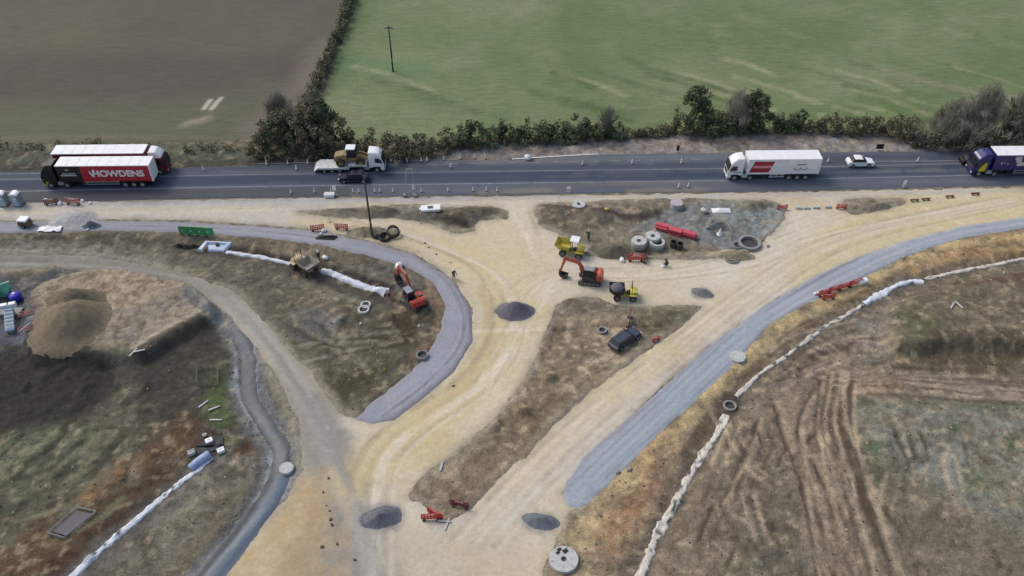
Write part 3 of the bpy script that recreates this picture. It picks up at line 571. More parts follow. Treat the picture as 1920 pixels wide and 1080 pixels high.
GLASS = pm('dark_glass', (.015, .02, .028), .08, dirt=.08); STEEL = pm('grey_steel', (.2, .2, .21), .5, .3, dirt=.4)
GALV = pm('galvanised', (.42, .43, .44), .5, .3, dirt=.25); YEL = pm('plant_yellow', S(214, 200, 74), .55, dirt=.6, sc=3)
HIYEL = pm('hi_vis_yellow', S(220, 216, 30), .5, dirt=.15); OCH = pm('ochre_machine', S(168, 144, 100), .6, dirt=.7, sc=3)
ORG = pm('plant_orange', S(222, 100, 62), .55, dirt=.55, sc=3); ORR = pm('plant_red_orange', S(208, 66, 52), .55, dirt=.5, sc=3)
DARK = pm('dark_machine_steel', (.04, .04, .045), .6, .2, dirt=.6, sc=4); LAMP = pm('lamp_glass', (.7, .72, .7), .2, dirt=.05)
CONC = pm('precast_concrete', S(206, 208, 206), .9, dirt=.4, sc=3); CONCG = pm('weathered_concrete', S(160, 163, 162), .9, dirt=.5, sc=3)
WOOD = pm('timber', S(120, 96, 72), .85, dirt=.4); POLEW = pm('tarred_pole', S(78, 76, 72), .85, dirt=.4)
BLUE = pm('blue_plastic', S(44, 48, 190), .4, dirt=.12); GREEN = pm('green_plastic', S(72, 168, 104), .6, dirt=.2); TEAL = pm('teal_paint', S(70, 150, 128), .5, dirt=.35)
LBLUE = pm('pale_blue_paint', S(180, 200, 218), .5, dirt=.25); SKIN = pm('skin', (.5, .3, .22), .6, dirt=.0); PINK = pm('faded_red_mesh', S(196, 128, 124), .8, dirt=.3)
DCLO = pm('dark_workwear', (.025, .027, .035), .9, dirt=.15); CONEO = pm('cone_orange', S(224, 84, 40), .6, dirt=.2); GREY = pm('grey_plastic', S(150, 156, 166), .6, dirt=.25)
LINE = pm('worn_road_paint', S(142, 147, 156), .8, dirt=.8, dirtcol=S(104, 108, 116), sc=1.5)
# ---- a wheel: tyre with its rim
def wheel(parent, x, y, r=.5, w=.3, rim=None, side=1, name='wheel'):
    t = bpy.data.objects.get('_none')
    prof = [(r*.55, -w/2), (r*.94, -w/2), (r, -w*.3), (r, w*.3), (r*.94, w/2), (r*.55, w/2), (r*.55, -w/2)]
    m = MB(); m.lathe(prof, 20)
    m.v = [(a, c, b) for a, b, c in m.v]
    o = m.build(name, RUBBER, parent, sm=False); o.location = (x, y, r)
    k = MB(); k.lathe([(r*.56, w*.2), (r*.56, w*.42), (r*.42, w*.34), (r*.2, w*.3), (r*.16, w*.5), (.001, w*.5)], 16); k.v = [(a, c*side, b) for a, b, c in k.v]
    k.build('rim', rim or GALV, o); return o
def lettering(txt, size, mat, parent, loc, side, name='lettering', ext=.012, cx='CENTER'):
    cu = bpy.data.curves.new('t', 'FONT'); cu.body = txt; cu.size = size; cu.extrude = ext; cu.offset = size*.035; cu.align_x = cx; cu.align_y = 'CENTER'
    to = bpy.data.objects.new('t', cu); me = bpy.data.meshes.new_from_object(to); me.name = name; bpy.data.objects.remove(to)
    me.materials.append(mat); o = bpy.data.objects.new(name, me); link(o, parent); o.location = loc
    o.rotation_euler = (math.pi/2, 0, math.pi if side > 0 else 0); return o
# ---- articulated lorry, x forward, wheels on z=0
def lorry(label, px, py, rz, tl, sidec, roofc, cabc, cabroof, low=None, skirt=GALV, rims=GALV, grille=DARK, flat=False, th=4.0, wb=None):
    T = thing('articulated_lorry' if not flat else 'low_loader_lorry', label, 'lorry', px, py, rz, 'lorries on the highway')
    L = tl+2.9; x0 = -L/2; x1 = x0+tl; cf = L/2; cb = cf-2.35
    w2 = 1.27
    if flat:
        m = MB(); m.box(x0, x1-2.6, -w2, w2, .62, .95).box(x1-2.7, x1+.2, -w2, w2, 1.1, 1.4).prism([(x0-.7, .25), (x0, .62), (x0, .9), (x0-.7, .35)], -w2, w2)
        m.build('trailer_deck', DWHITE, T, .03)
        axs = [x0+1, x0+2.2, x0+3.4]; rr = .36
    else:
        MB().box(x0, x1, -w2, w2, 1.15, th).build('trailer_body', sidec, T, .03)
        m = MB(); m.box(x0-.03, x1+.03, -w2-.03, w2+.03, th-.08, th+.05); m.box(x0-.02, x0+.16, -w2-.02, w2+.02, 1.1, th-.08)
        for k in range(1, 9): m.box(x0+k*tl/9-.03, x0+k*tl/9+.03, -w2+.1, w2-.1, th+.05, th+.075)
        m.build('trailer_roof', roofc, T, .02)
        m = MB(); m.box(x0+.2, x1-.2, -.5, .5, .85, 1.15)
        m.box(x1-3.2, x1-3.0, -.9, .9, .15, 1.1).box(x0-.02, x0+.12, -1.1, 1.1, .45, .7); m.build('chassis', DARK, T)
        for s in (-1, 1):
            k = MB()
            k.box(x0+5.3, x1-3.6, s*1.2-.03, s*1.2+.03, .95, 1.08).box(x0+5.3, x1-3.6, s*1.2-.03, s*1.2+.03, .55, .68)
            for xx in (x0+5.5, x1-3.9, (x0+x1)/2+.8): k.box(xx, xx+.08, s*1.12-.04, s*1.12+.04, .55, 1.15)
            k.build('side_guard', skirt, T, .01)
        axs = [x0+1.9, x0+3.2, x0+4.5]; rr = .5
    MB().box(cb-2.3, cf-.4, -.45, .45, .6, .95).build('tractor_frame', DARK, T)
    [MB().box(cb-.9, cb+.1, min(s*.75, s*1.22), max(s*.75, s*1.22), .42, 1.0).build('fuel_tank', skirt, T, .12) for s in (-1, 1)]
    for s in (-1, 1):
        for xx in axs: wheel(T, xx, s*1.1, rr, .34, rims, s)
        wheel(T, cb-1.25, s*1.05, .5, .5, rims, s); wheel(T, cf-1.15, s*1.1, .5, .32, rims, s)
    # cab
    hc = 2.95 if not flat else 2.9
    C = MB(); C.prism([(cb, .95), (cf-1.75, .95), (cf-1.7, 1.1), (cf-.6, 1.1), (cf-.55, .55), (cf-.02, .55), (cf, 1.2), (cf-.04, 1.75), (cf-.42, hc), (cb, hc)], -1.24, 1.24, [0, 0, 0, 0, .03, .08, .05, .02, .1, .06]); cab = C.build('cab', cabc, T, .05)
    if low: MB().box(cf-1.0, cf+.03, -1.19, 1.19, .42, 1.62).build('bumper', low, cab, .1, seg=3)
    else: MB().box(cf-.5, cf+.05, -1.2, 1.2, .38, .85).build('bumper', cabc, cab, .06)
    MB().prism([(cb, hc+.003), (cf-.45, hc+.003), (cf-.75, hc+.42), (cf-1.3, th-.1), (cb, th-.02)], -1.2, 1.2, [0, .05, .2, .2, .12]).build('wind_deflector', cabroof, cab, .08)
    MB().prism([(cf-.035, 1.78), (cf+.012, 1.8), (cf-.33, hc-.1), (cf-.4, hc-.12)], -1.13, 1.13, [0, 0, .08, .08]).build('windscreen', GLASS, cab)
    MB().box(cf-.05, cf+.05, -.85, .85, .9, 1.6).build('grille', grille, cab, .02)
    for s in (-1, 1):
        MB().prism([(cf-1.35, 1.85), (cf-.42, 1.78), (cf-.62, 2.6), (cf-1.35, 2.6)], min(s*1.2, s*1.262), max(s*1.2, s*1.262)).build('side_window', GLASS, cab)
        MB().box(cf-.12, cf+.06, s*.9-.2, s*.9+.2, .62, .8).build('headlight', LAMP, cab, .02)
        m = MB().box(cf-.42, cf-.3, s*1.42-.1, s*1.42+.1, 1.75, 2.45); m.tube([(cf-.4, s*1.2, 2.4), (cf-.36, s*1.45, 2.4)], .03, 5); m.build('mirror', BLACK, cab, .02)
    return T, x0, x1, cb, cf, w2
NEAR = wdir((100, 352), (1900, 335.5)); RL = NEAR+math.pi
# 1 black and red lorry
T, x0, x1, cb, cf, w2 = lorry('black and red curtain-sided lorry with white lettering, black and yellow cab facing left', 193, 343, RL, 14.2, RED, WHITE, BLACK, BLACK, low=HIYEL)
MB().box(x1-3.6, x1+.02, -w2-.008, w2+.008, 1.12, 3.88).build('front_panel', BLACK, T)
lettering('HOWDENS', 1.55, WHITE, T, (x0+5.0, w2+.03, 2.55), 1)
m = MB()       # tick and leaf mark in front of the name
m.tube([(x0+9.3, w2+.02, 3.0), (x0+8.9, w2+.02, 2.1)], .13, 5); m.tube([(x0+8.9, w2+.02, 2.1), (x0+8.55, w2+.02, 3.15)], .13, 5); m.tube([(x0+8.4, w2+.02, 2.9), (x0+8.55, w2+.02, 3.4)], .07, 5)
m.build('logo', WHITE, T)
for i, (zz, a, b) in enumerate(((2.62, .6, 2.6), (2.3, .5, 2.75), (3.3, 1.5, 1.9))):
    m = MB()
    x = x1-3.3+a
    while x < x1-3.3+b: d = rnd.uniform(.12, .3); m.box(x, x+d, w2+.006, w2+.03, zz-.1, zz+.1); x += d+.06
    m.build('small_print', DWHITE, T)
# 2 dark red lorry going right
FARD = wdir((100, 327), (1900, 309))
T, x0, x1, cb, cf, w2 = lorry('dark red lorry with white cab top, driving right behind the black and red one', 219, 320, FARD, 14.2, DRED, WHITE, DRED, WHITE)
m = MB()
for k in range(9): m.add([(x0+5+k*.6+a, -w2-.012, 3.25+.32*math.sin((k+b)/9*math.pi)+c) for a, b, c in ((0, 0, -.12), (.6, 1, -.12), (.6, 1, .12), (0, 0, .12))], [(0, 1, 2, 3)])
m.build('stripe', PINK, T)
# 3 low loader
T, x0, x1, cb, cf, w2 = lorry('low loader with pale deck and white cab, carrying an ochre machine', 661, 316, FARD, 7.6, DWHITE, WHITE, WHITE, WHITE, flat=True, th=3.6)
x, y = G(661, 316)
# machine on it
lo = thing('wheel_loader', 'ochre wheel loader with a white cab roof, riding on the low loader', 'wheel loader', xyz=(x+math.cos(FARD)*.2, y+math.sin(FARD)*.2, zat(x, y)+.97), rz=0)
lo.rotation_euler = (0, 0, FARD); lo.scale = (1.08, 1.0, .98)
MB().prism([(-2.6, .7), (-.6, .6), (-.6, 1.9), (-1.2, 2.0), (-2.5, 1.7)], -.85, .85).build('engine_cover', OCH, lo, .1)
MB().prism([(-.6, .8), (1.6, .7), (1.9, 1.2), (.6, 1.5), (-.6, 1.5)], -.6, .6).build('front_frame', OCH, lo, .06)
c = MB().prism([(-.7, 1.4), (.7, 1.4), (.75, 2.0), (.5, 2.9), (-.6, 2.9)], -.72, .72, [0, 0, 0, .1, .1]).build('cab', GLASS, lo, .04); MB().box(-.75, .65, -.75, .75, 2.9, 3.05).build('cab_roof', WHITE, c, .05)
m = MB();  [m.prism([(.7, 1.6), (1.2, 2.0), (2.9, 1.1), (2.9, .8)], s*.5-.12, s*.5+.12) for s in (-1, 1)]; m.build('loader_arm', OCH, lo, .03)
MB().prism([(2.5, .25), (3.5, .2), (3.55, .3), (2.9, .5), (2.75, 1.0), (3.0, 1.55), (2.75, 1.5), (2.5, .9)], -1.2, 1.2).build('bucket', OCH, lo)
for s in (-1, 1):
    for xx in (-1.6, 1.3): wheel(lo, xx, s*.95, .68, .5, OCH, s)
# 4 white lorry
T, x0, x1, cb, cf, w2 = lorry('white box lorry with a slanted red panel on its side, driving left', 1443, 329.5, RL, 11.3, WHITE, WHITE, WHITE, WHITE, th=3.85, skirt=DWHITE)
yy = w2+.012
def slab(p, nm, mat, y=None, t=.012):
    y = yy if y is None else y; q = [(a, y-t, b) for a, b in p]+[(a, y, b) for a, b in p]; n = len(p)
    return MB().add(q, [tuple(range(n)), tuple(range(2*n-1, n-1, -1))]+[(i, i+n, (i+1) % n+n, (i+1) % n) for i in range(n)]).build(nm, mat, T)
CRIM = pm('crimson_print', S(178, 28, 58), .5, dirt=.15); ROSE = pm('pink_print', S(240, 160, 175), .5, dirt=.1)
slab([(x1-.3, 1.5), (x1-1.0, 3.5), (x1-4.1, 3.5), (x1-3.4, 1.5)], 'side_panel', CRIM)
slab([(x1-.75, 2.3), (x1-.9, 2.75), (x1-3.8, 2.75), (x1-3.6, 2.3)], 'side_stripe', ROSE, yy+.012)
m = MB()
for a, b in ((3.55, 2.3), (2.5, 2.3)): m.tube([(x0+a+.5*math.cos(t), yy+.012, b+.33*math.sin(t)) for t in np.linspace(math.pi*.9, math.pi*2.1, 9)], .06, 4)
m.tube([(x0+2.3, yy+.012, 2.95), (x0+3.7, yy+.012, 2.85)], .09, 4); m.build('logo', STEEL, T)
m = MB()
for k in range(6): m.box(cf-2.1+k*.22, cf-1.95+k*.22, 1.24, 1.262, 1.45, 1.62)
m.build('cab_lettering', STEEL, T)
# 5 navy lorry at right edge
T, x0, x1, cb, cf, w2 = lorry('navy blue lorry with white lettering and a yellow cab door panel', 1910, 322, RL, 13.6, NAVY, WHITE, NAVY, NAVY, th=3.95)
yy = w2+.012
slab([(cf-1.85, 1.0), (cf-.75, 1.05), (cf-1.0, 1.75), (cf-1.5, 2.5), (cf-1.85, 2.55)], 'door_panel', HIYEL, 1.3, .03)
m = MB()
for a, b, c, d in ((3.0, 3.35, 1.0, .3), (3.3, 2.85, .8, .28), (3.6, 2.3, 1.3, .32), (4.6, 3.0, 1.4, .42), (4.9, 2.3, 1.0, .3)):
    m.box(x1-a-c, x1-a, yy-.01, yy+.015, b-d, b+d)
m.build('logo', DWHITE, T, .005)
m = MB(); [m.box(x1-1-k*.5-.3, x1-1-k*.5, yy-.01, yy+.012, 2.2+.15*(k % 2), 2.75-.12*(k % 3)) for k in range(3)]; m.build('small_print', GREY, T)
MB().box(cf-1.15, cf-.45, -1.0, 1.0, 3.02, 3.3).build('roof_lights', DWHITE, T, .05)
# ---- cars
def car(label, px, py, rz, mat, est=False, L=4.4, name='car'):
    T = thing(name, label, 'car', px, py, rz); h = L/2
    b = MB().prism([(-h, .45), (-h+.1, .25), (h-.15, .25), (h, .45), (h-.03, .68), (h-.25, .78), (h-1.15, .93), (-h+.25, .98), (-h+.02, .85)], -.9, .9, [.12, .05, .05, .2, .2, .12, .05, .05, .12]).build('body', mat, T, .06, seg=3)
    rb = -h+.15 if est else -h+.55
    g = MB().prism([(h-1.25, .93), (h-2.0, 1.4), (rb+.45, 1.44), (rb, .97)], -.82, .82, [.02, .17, .17, .04]); g.build('windows', GLASS, b, .02)
    MB().prism([(h-1.98, 1.405), (h-2.3, 1.47), (rb+.8, 1.49), (rb+.42, 1.445)], -.7, .7, [.05, .02, .02, .05]).build('roof', mat, b, .02)
    for s in (-1, 1):
        m = MB()
        for xx, zt in ((h-1.6, 1.15), (h-2.55, 1.44), (rb+1.1, 1.44), (rb+.2, 1.15)):
            m.box(xx-.04, xx+.04, s*.75-.06, s*.75+.06, .95, zt)
        MB().box(h-.25, h-.03, s*.62-.17, s*.62+.17, .58, .72).build('headlight', LAMP, b, .03)
        MB().box(-h+.02, -h+.15, s*.68-.12, s*.68+.12, .65, .82).build('tail_light', DRED, b, .02)
        MB().box(h-1.6, h-1.45, s*.98-.09, s*.98+.09, .95, 1.08).build('mirror', mat, b, .02)
        for xx in (-h+.85, h-.9): wheel(T, xx, s*.8, .33, .22, GALV, s)
    return T
car('white hatchback driving right, between the white lorry and the navy lorry', 1611, 309, FARD, WHITE, L=4.3)
car('dark navy saloon driving left, just below the low loader', 664, 338, RL, pm('midnight_paint', S(20, 26, 52), .3, dirt=.08), L=4.7)
car('near-black car mostly hidden behind the nose of the navy lorry', 1822, 306, FARD, BLACK, L=4.2)
car('dark blue estate car parked on churned soil between the two haul roads', 1171, 641, wdir((1148, 655), (1192, 624)), pm('wet_dark_paint', S(56, 68, 88), .25, dirt=.3), est=True, L=4.7)
# ---- hydraulic excavator
def excavator(label, px, py, rz, body, trackrot, pose, sc=1., group='excavators'):
    T = thing('excavator', label, 'excavator', px, py, rz, group); T.scale = (sc,)*3
    tr = T
    U = MB().box(-.7, .7, -.55, .55, .3, .62).build('undercarriage', DARK, T, .05)
    U.rotation_euler = (0, 0, trackrot)
    for s in (-1, 1):
        prof = [(-1.25, 0), (1.25, 0), (1.5, .12), (1.58, .36), (1.45, .58), (1.2, .68), (-1.2, .68), (-1.45, .58), (-1.58, .36), (-1.5, .12)]
        t = MB().prism(prof, s*.85-.24, s*.85+.24).build('track', DARK, U, .04)
        m = MB();  [m.box(-1.2+k*.3, -1.08+k*.3, s*.85-.26, s*.85+.26, .675, .72) for k in range(9)]; [m.tube([(-1.1+k*.55, s*.85-.26, .34), (-1.1+k*.55, s*.85+.26, .34)], .2, 10) for k in range(5)]; m.build('rollers', STEEL, t)
    MB().tube([(0, 0, .6), (0, 0, .82)], .6, 16).build('slew_ring', DARK, T)
    MB().prism([(-1.35, .85), (1.0, .85), (1.0, 1.15), (-1.35, 1.2)], -1.1, 1.1).build('platform', DARK, T, .04)
    MB().prism([(-1.75, .9), (-1.2, .85), (-.9, 1.1), (-.9, 1.75), (-1.3, 1.85), (-1.68, 1.7)], -1.12, 1.12, [.22, 0, 0, 0, .05, .25]).build('counterweight', body, T, .07, seg=3)
    e = MB().box(-1.2, .2, -1.08, -.1, 1.2, 1.72).build('engine_cover', body, T, .06); MB().box(-.9, -.5, -.9, -.3, 1.72, 1.86).build('exhaust_box', DARK, e, .03)
    MB().box(.2, 1.0, -1.08, -.35, 1.15, 1.5).build('tool_box', DARK, T, .04)
    c = MB().prism([(-.55, 1.2), (.95, 1.2), (1.02, 1.7), (.72, 2.65), (-.5, 2.65)], .18, 1.06, [0, 0, 0, .04, .04]).build('cab', GLASS, T, .03)
    m = MB().box(-.55, .8, .16, 1.08, 2.66, 2.76)
    m.build('cab_roof', GREY, c, .04)
    m = MB()
    for a in ((-.52, .17), (-.52, 1.03), (.2, 1.04)): m.box(a[0], a[0]+.09, a[1]-.02, a[1]+.04, 1.2, 2.65)
    m.box(-.55, .97, 1.04, 1.08, 1.18, 1.5); m.build('cab_frame', DARK, c)
    # pose: list of boom / stick points (x,z)
    b0, b1, b2, s1, k = pose
    m = MB()
    def beam(P, wds, th): # tapered box beam in xz plane
        n = len(P)
        up = []; dn = []
        for i, (x, z) in enumerate(P):
            a = Vector(P[max(i-1, 0)]); b = Vector(P[min(i+1, n-1)]); d = (b-a).normalized(); nn = Vector((-d.y, d.x))*wds[i]/2
            up.append((x+nn.x, z+nn.y)); dn.append((x-nn.x, z-nn.y))
        return MB().prism(up+dn[::-1], -th/2, th/2)
    boom = beam([b0, ((b0[0]+b1[0])/2-.08, (b0[1]+b1[1])/2+.05), b1, b2], [.34, .5, .56, .3], .3); boom.v = [(x, y-.12, z) for x, y, z in boom.v]
    bo = boom.build('boom', body, T, .03)
    sx = s1[0]-b2[0]; sz = s1[1]-b2[1]
    st = beam([(b2[0]-sx*.22, b2[1]-sz*.22), b2, s1], [.2, .4, .24], .24); st.v = [(x, y-.12, z) for x, y, z in st.v]; so = st.build('stick', body, T, .03)
    m = MB(); m.tube([(b0[0]+.3, -.12, b0[1]-.15), ((b1[0]+b0[0])/2+.2, -.12, (b1[1]+b0[1])/2-.1)], .09, 8)
    m.tube([(b1[0], -.12, b1[1]+.35), (b2[0]-sx*.22, -.12, b2[1]-sz*.22)], .08, 8); m.build('hydraulic_ram', STEEL, bo)
    bx, bz = s1
    dirx = 1 if not k else k
    pr = [(bx+.15, bz+.1), (bx+.1, bz-.3), (bx-.1*dirx, bz-.75), (bx-.55*dirx, bz-.95), (bx-.95*dirx, bz-.85), (bx-1.1*dirx, bz-.5), (bx-.98*dirx, bz-.48), (bx-.85*dirx, bz-.72), (bx-.5*dirx, bz-.8), (bx-.22*dirx, bz-.6), (bx-.12, bz-.1)]
    bk = MB().prism(pr, -.5, .3)
    bk.add([(bx+.05, -.5, bz-.2), (bx-.1*dirx, -.5, bz-.75), (bx-.55*dirx, -.5, bz-.95), (bx-.95*dirx, -.5, bz-.85), (bx-1.08*dirx, -.5, bz-.5)], [(0, 1, 2, 3, 4)])
    bk.add([(bx+.05, .3, bz-.2), (bx-.1*dirx, .3, bz-.75), (bx-.55*dirx, .3, bz-.95), (bx-.95*dirx, .3, bz-.85), (bx-1.08*dirx, .3, bz-.5)], [(0, 1, 2, 3, 4)])
    for q in range(5): bk.box(bx-1.06*dirx-.06, bx-1.06*dirx+.06, -.48+q*.17, -.4+q*.17, bz-.5, bz-.36)
    bk.build('bucket', DARK, so)
    return T
excavator('orange excavator on the pale haul road, arm arched out left with bucket down', 1106, 527, math.pi-R(12), ORG, R(4), ((.9, 1.25), (1.75, 3.0), (3.55, 3.25), (4.15, 1.0), 1.0), 1.0)
ex2 = excavator('red-orange excavator seen from behind, reaching over the fleece-lined trench', 777, 570, R(122), ORR, R(20), ((.9, 1.25), (2.0, 3.3), (4.1, 3.3), (5.0, 1.3), 1.0), 1.02)
# ---- dumper, x forward (skip in front)
def dumper(label, px, py, rz, skipm, bodym, canopy=False, loaded=None, sc=1., up=0.):
    T = thing('site_dumper', label, 'dumper', px, py, rz, 'site dumpers'); T.scale = (sc,)*3
    MB().prism([(-1.7, .5), (1.5, .5), (1.5, .75), (-.3, .85), (-1.7, .8)], -.45, .45).build('chassis', bodym, T, .03)
    s = MB(); z0 = .95+up
    b = [(.45, -.75), (1.7, -.75), (1.7, .75), (.45, .75)]; t = [(.1, -1.05), (2.35, -1.1), (2.35, 1.1), (.1, 1.05)]
    s.add([(x, y, z0) for x, y in b]+[(x, y, z0+.95) for x, y in t]+[(x*.97+.03, y*.93, z0+.95) for x, y in t]+[(x, y*.95, z0+.06) for x, y in b],
          [(3, 2, 1, 0)]+[(i, (i+1) % 4, (i+1) % 4+4, i+4) for i in range(4)]+[(i+4, (i+1) % 4+4, (i+1) % 4+8, i+8) for i in range(4)]+[(i+8, (i+1) % 4+8, (i+1) % 4+12, i+12) for i in range(4)]+[(12, 13, 14, 15)])
    sk = s.build('skip', skipm, T, .02)
    if loaded:
        MB().lathe([(1.0, z0+.8), (.85, z0+1.05), (.45, z0+1.3), (.001, z0+1.38)], 14, cx=1.2).build('load', loaded, sk, sm=True)
    MB().prism([(-1.75, .75), (-.75, .8), (-.75, 1.25), (-1.1, 1.45), (-1.75, 1.4)], -.65, .65).build('engine_cover', bodym, T, .06)
    MB().box(-.75, -.2, -.3, .3, .85, 1.15).build('seat', BLACK, T, .05)
    m = MB(); m.tube([(-.05, 0, .85), (.0, 0, 1.45)], .05, 6); m.tube([(.02+.0*math.cos(a), .2*math.cos(a), 1.47+.08*math.sin(a)) for a in np.linspace(0, 6.28, 13)], .025, 5); m.build('steering_wheel', BLACK, T)
    m = MB()
    m.tube([(-.95, -.6, .8), (-.9, -.6, 2.7), (-.9, .6, 2.7), (-.95, .6, .8)], .05, 6)
    if canopy:
        m.tube([(.1, -.6, .8), (.1, -.6, 2.65), (.1, .6, 2.65), (.1, .6, .8)], .05, 6)
    m.build('roll_bar', DARK, T)
    if canopy: MB().box(-1.0, .25, -.68, .68, 2.7, 2.8).build('canopy', WHITE, T, .04)
    for s_ in (-1, 1):
        wheel(T, 1.15, s_*.85, .52, .42, STEEL, s_); wheel(T, -1.15, s_*.85, .52, .42, STEEL, s_)
        MB().box(-1.75, -.65, s_*.85-.22, s_*.85+.22, 1.06, 1.12).build('mudguard', bodym, T, .02)
    return T
TARM = pm('dark_aggregate', S(104, 104, 112), .95, dirt=.3, sc=9)
dumper('yellow site dumper with a white canopy, beside the spoil above the orange excavator', 1072, 476, math.pi-R(16), YEL, YEL, canopy=True)
dumper('site dumper with a heaped dark skip on yellow chassis, right of the orange excavator', 1171, 557, math.pi-R(4), DARK, YEL, loaded=TARM, sc=.92)
dumper('dusty sand-coloured dumper straddling the white-lined trench', 571, 506, R(-40), pm('dusty_steel', S(176, 170, 156), .7, dirt=.5), pm('dusty_ochre', S(206, 184, 146), .6, dirt=.5), sc=1.05, up=.1)
# ================================================================ ROAD MARKINGS
def strip(name, pts, wd, mat, dz, sub=1):
    P = [Vector(G(*p)) for p in pts]; m = MB(); v = []
    Q = []
    for a, b in zip(P[:-1], P[1:]):
        n = max(1, int((b-a).length/3)); Q += [a+(b-a)*k/n for k in range(n)]
    Q.append(P[-1])
    for i, p in enumerate(Q):
        d = (Q[min(i+1, len(Q)-1)]-Q[max(i-1, 0)]).normalized(); n = Vector((-d.y, d.x))
        for s in (-1, 1): v.append((p.x+n.x*wd/2*s, p.y+n.y*wd/2*s, .1+dz))
    m.add(v, [(2*i, 2*i+2, 2*i+3, 2*i+1) for i in range(len(Q)-1)])
    o = m.build(name, mat); o['kind'] = 'structure'; return o
def hw(o, x0, x1):
    P = [(-400, 386), (0, 381), (480, 371), (960, 365), (1440, 359), (1920, 348), (2400, 338)]
    out = []
    for x in [x0]+[p[0] for p in P if x0 < p[0] < x1]+[x1]:
        for (a, b), (c, d) in zip(P[:-1], P[1:]):
            if a <= x <= c: out.append((x, b+(d-b)*(x-a)/(c-a)-o)); break
    return out
strip('road_marking', hw(20.5, -300, 2300), .22, LINE, .006)
strip('road_marking', hw(43, -300, 2300), .16, LINE, .006)
strip('road_marking', [(-300, 331), (85, 326)], .14, LINE, .008)
strip('road_marking', [(480, 308), (860, 300)], .18, LINE, .006)
strip('road_marking', [(960, 299), (1060, 293), (1122, 289.5)], .2, WHITE, .006)
strip('road_marking', [(1640, 304), (1990, 300)], .2, LINE, .006)
m = MB()
for k in range(14):
    x = 800+k*38; a = G(x, 309-k*.7); b = G(x+20, 308.6-k*.7); m.add([(a[0], a[1]-.08, .106), (b[0], b[1]-.08, .106), (b[0], b[1]+.08, .106), (a[0], a[1]+.08, .106)], [(0, 1, 2, 3)])
o = m.build('road_marking', LINE); o['kind'] = 'structure'
# ================================================================ CONES, SIGNS, POSTS
c0 = None
def cone(label, px, py, group=None, s=1.):
    global c0
    if c0 is None:
        c0 = thing('traffic_cone', label, 'traffic cone', px, py, group=group)
        MB().box(-.22, .22, -.22, .22, 0, .06).build('base', DARK, c0, .02)
        MB().lathe([(.19, .06), (.175, .14)], 14).build('cone', CONEO, c0, sm=True); MB().lathe([(.175, .14), (.06, .9), (.045, .98), (.001, .98)], 14).build('sleeve', WHITE, c0, sm=True)
        c0.scale = (s,)*3; return c0
    c = clone(c0, label, px, py, rz=rnd.uniform(0, 3), scale=(s,)*3)
    if group: c['group'] = group
    elif 'group' in c: del c['group']
    return c
ORD = 'first second third fourth fifth sixth seventh eighth ninth tenth eleventh twelfth last'.split()
for i, (px, py) in enumerate(((500, 309), (540, 308), (577, 307), (615, 306), (733, 304), (763, 304), (790, 303), (801, 302), (832, 300), (863, 298), (890, 297), (910, 298))):
    cone('%s white cone from the left in the far row beside the hedge verge' % ORD[i], px, py, 'cones along the far edge of the highway', .85)
for i, (px, py) in enumerate(((546, 362), (590, 361), (621, 360), (662, 361), (673, 361), (703, 360), (712, 360), (737, 360), (790, 360), (840, 359), (887, 358), (912, 358), (932, 359))):
    cone('%s white cone from the left in the near row beside the pale haul road' % ORD[i], px, py, 'cones along the near edge of the highway', .8)
for px, py, l in ((1092, 309, 'lone cone on the far lanes beyond the end of the white kerb line'), (1185, 307, 'lone cone on the far lanes midway between kerb line and white lorry'), (1277, 306, 'lone cone on the far lanes nearest the front of the white lorry'), (1552, 304, 'cone on the far lanes between the white lorry and white car'), (1720, 303, 'cone on the far lanes between the white car and navy lorry'), (1272, 352, 'left of two cones close together on the near hard shoulder'), (1290, 351, 'right of two cones close together on the near hard shoulder'), (556, 318, 'cone on the highway just left of the low loader deck'), (845, 314, 'cone on the highway beyond the height warning posts'), (382, 320, 'cone on far side of road behind the dark red lorry cab')):
    cone(l, px, py, s=.9)
def sign(label, px, py, w_, h_, top, tri=False, rz=0, mat=None, post=GALV, name='temporary_sign', lean=0):
    T = thing(name, label, 'road sign', px, py, rz)
    m = MB(); m.tube([(0, 0, 0), (lean, 0, top)], .04, 6); m.box(-.35, .35, -.05, .05, 0, .08).box(-.05, .05, -.3, .3, 0, .07); m.build('post', post, T)
    if tri: MB().add([(a, y, z) for y in (-.07, -.05) for a, z in ((-w_/2, top), (w_/2, top), (0, top-h_))], [(0, 1, 2), (5, 4, 3), (0, 3, 4, 1), (1, 4, 5, 2), (2, 5, 3, 0)]).build('sign_plate', mat or WHITE, T)
    else: MB().box(-w_/2+lean, w_/2+lean, -.08, -.05, top-h_, top).build('sign_plate', mat or WHITE, T, .01)
    return T
sign('white upright sign plate on a thin post, left of the telegraph pole', 630, 366, .55, .95, 1.9, lean=-.1)
sign('white upright sign plate on a thin post, right of the height warning posts', 777, 364, .5, .8, 1.7)
sign('small white plate on a post at the hard shoulder above the central spoil mounds', 1066, 360, .6, .6, 1.1)
sign('small white post sign on the near hard shoulder below the navy lorry', 1694, 350, .5, .8, 1.2)
sign('white downward triangle sign on a post in the bare verge', 1556, 278, 1.0, 1.2, 1.9, tri=True)
sign('dark square sign back on a short post on the far verge', 1648, 281, 1.2, .9, 1.2, mat=BLACK)
sign('small dark post marker on the bare far verge beyond the cones', 1270, 285, .45, 1.0, 1.3, mat=BLACK)
sign('thin white sign post on a white foot below the left spoil mound', 618, 416, .18, .18, 2.6, lean=-.05)
sign('thin pale marker post below the white slab on the spoil mound', 790, 418, .2, .2, 2.0)
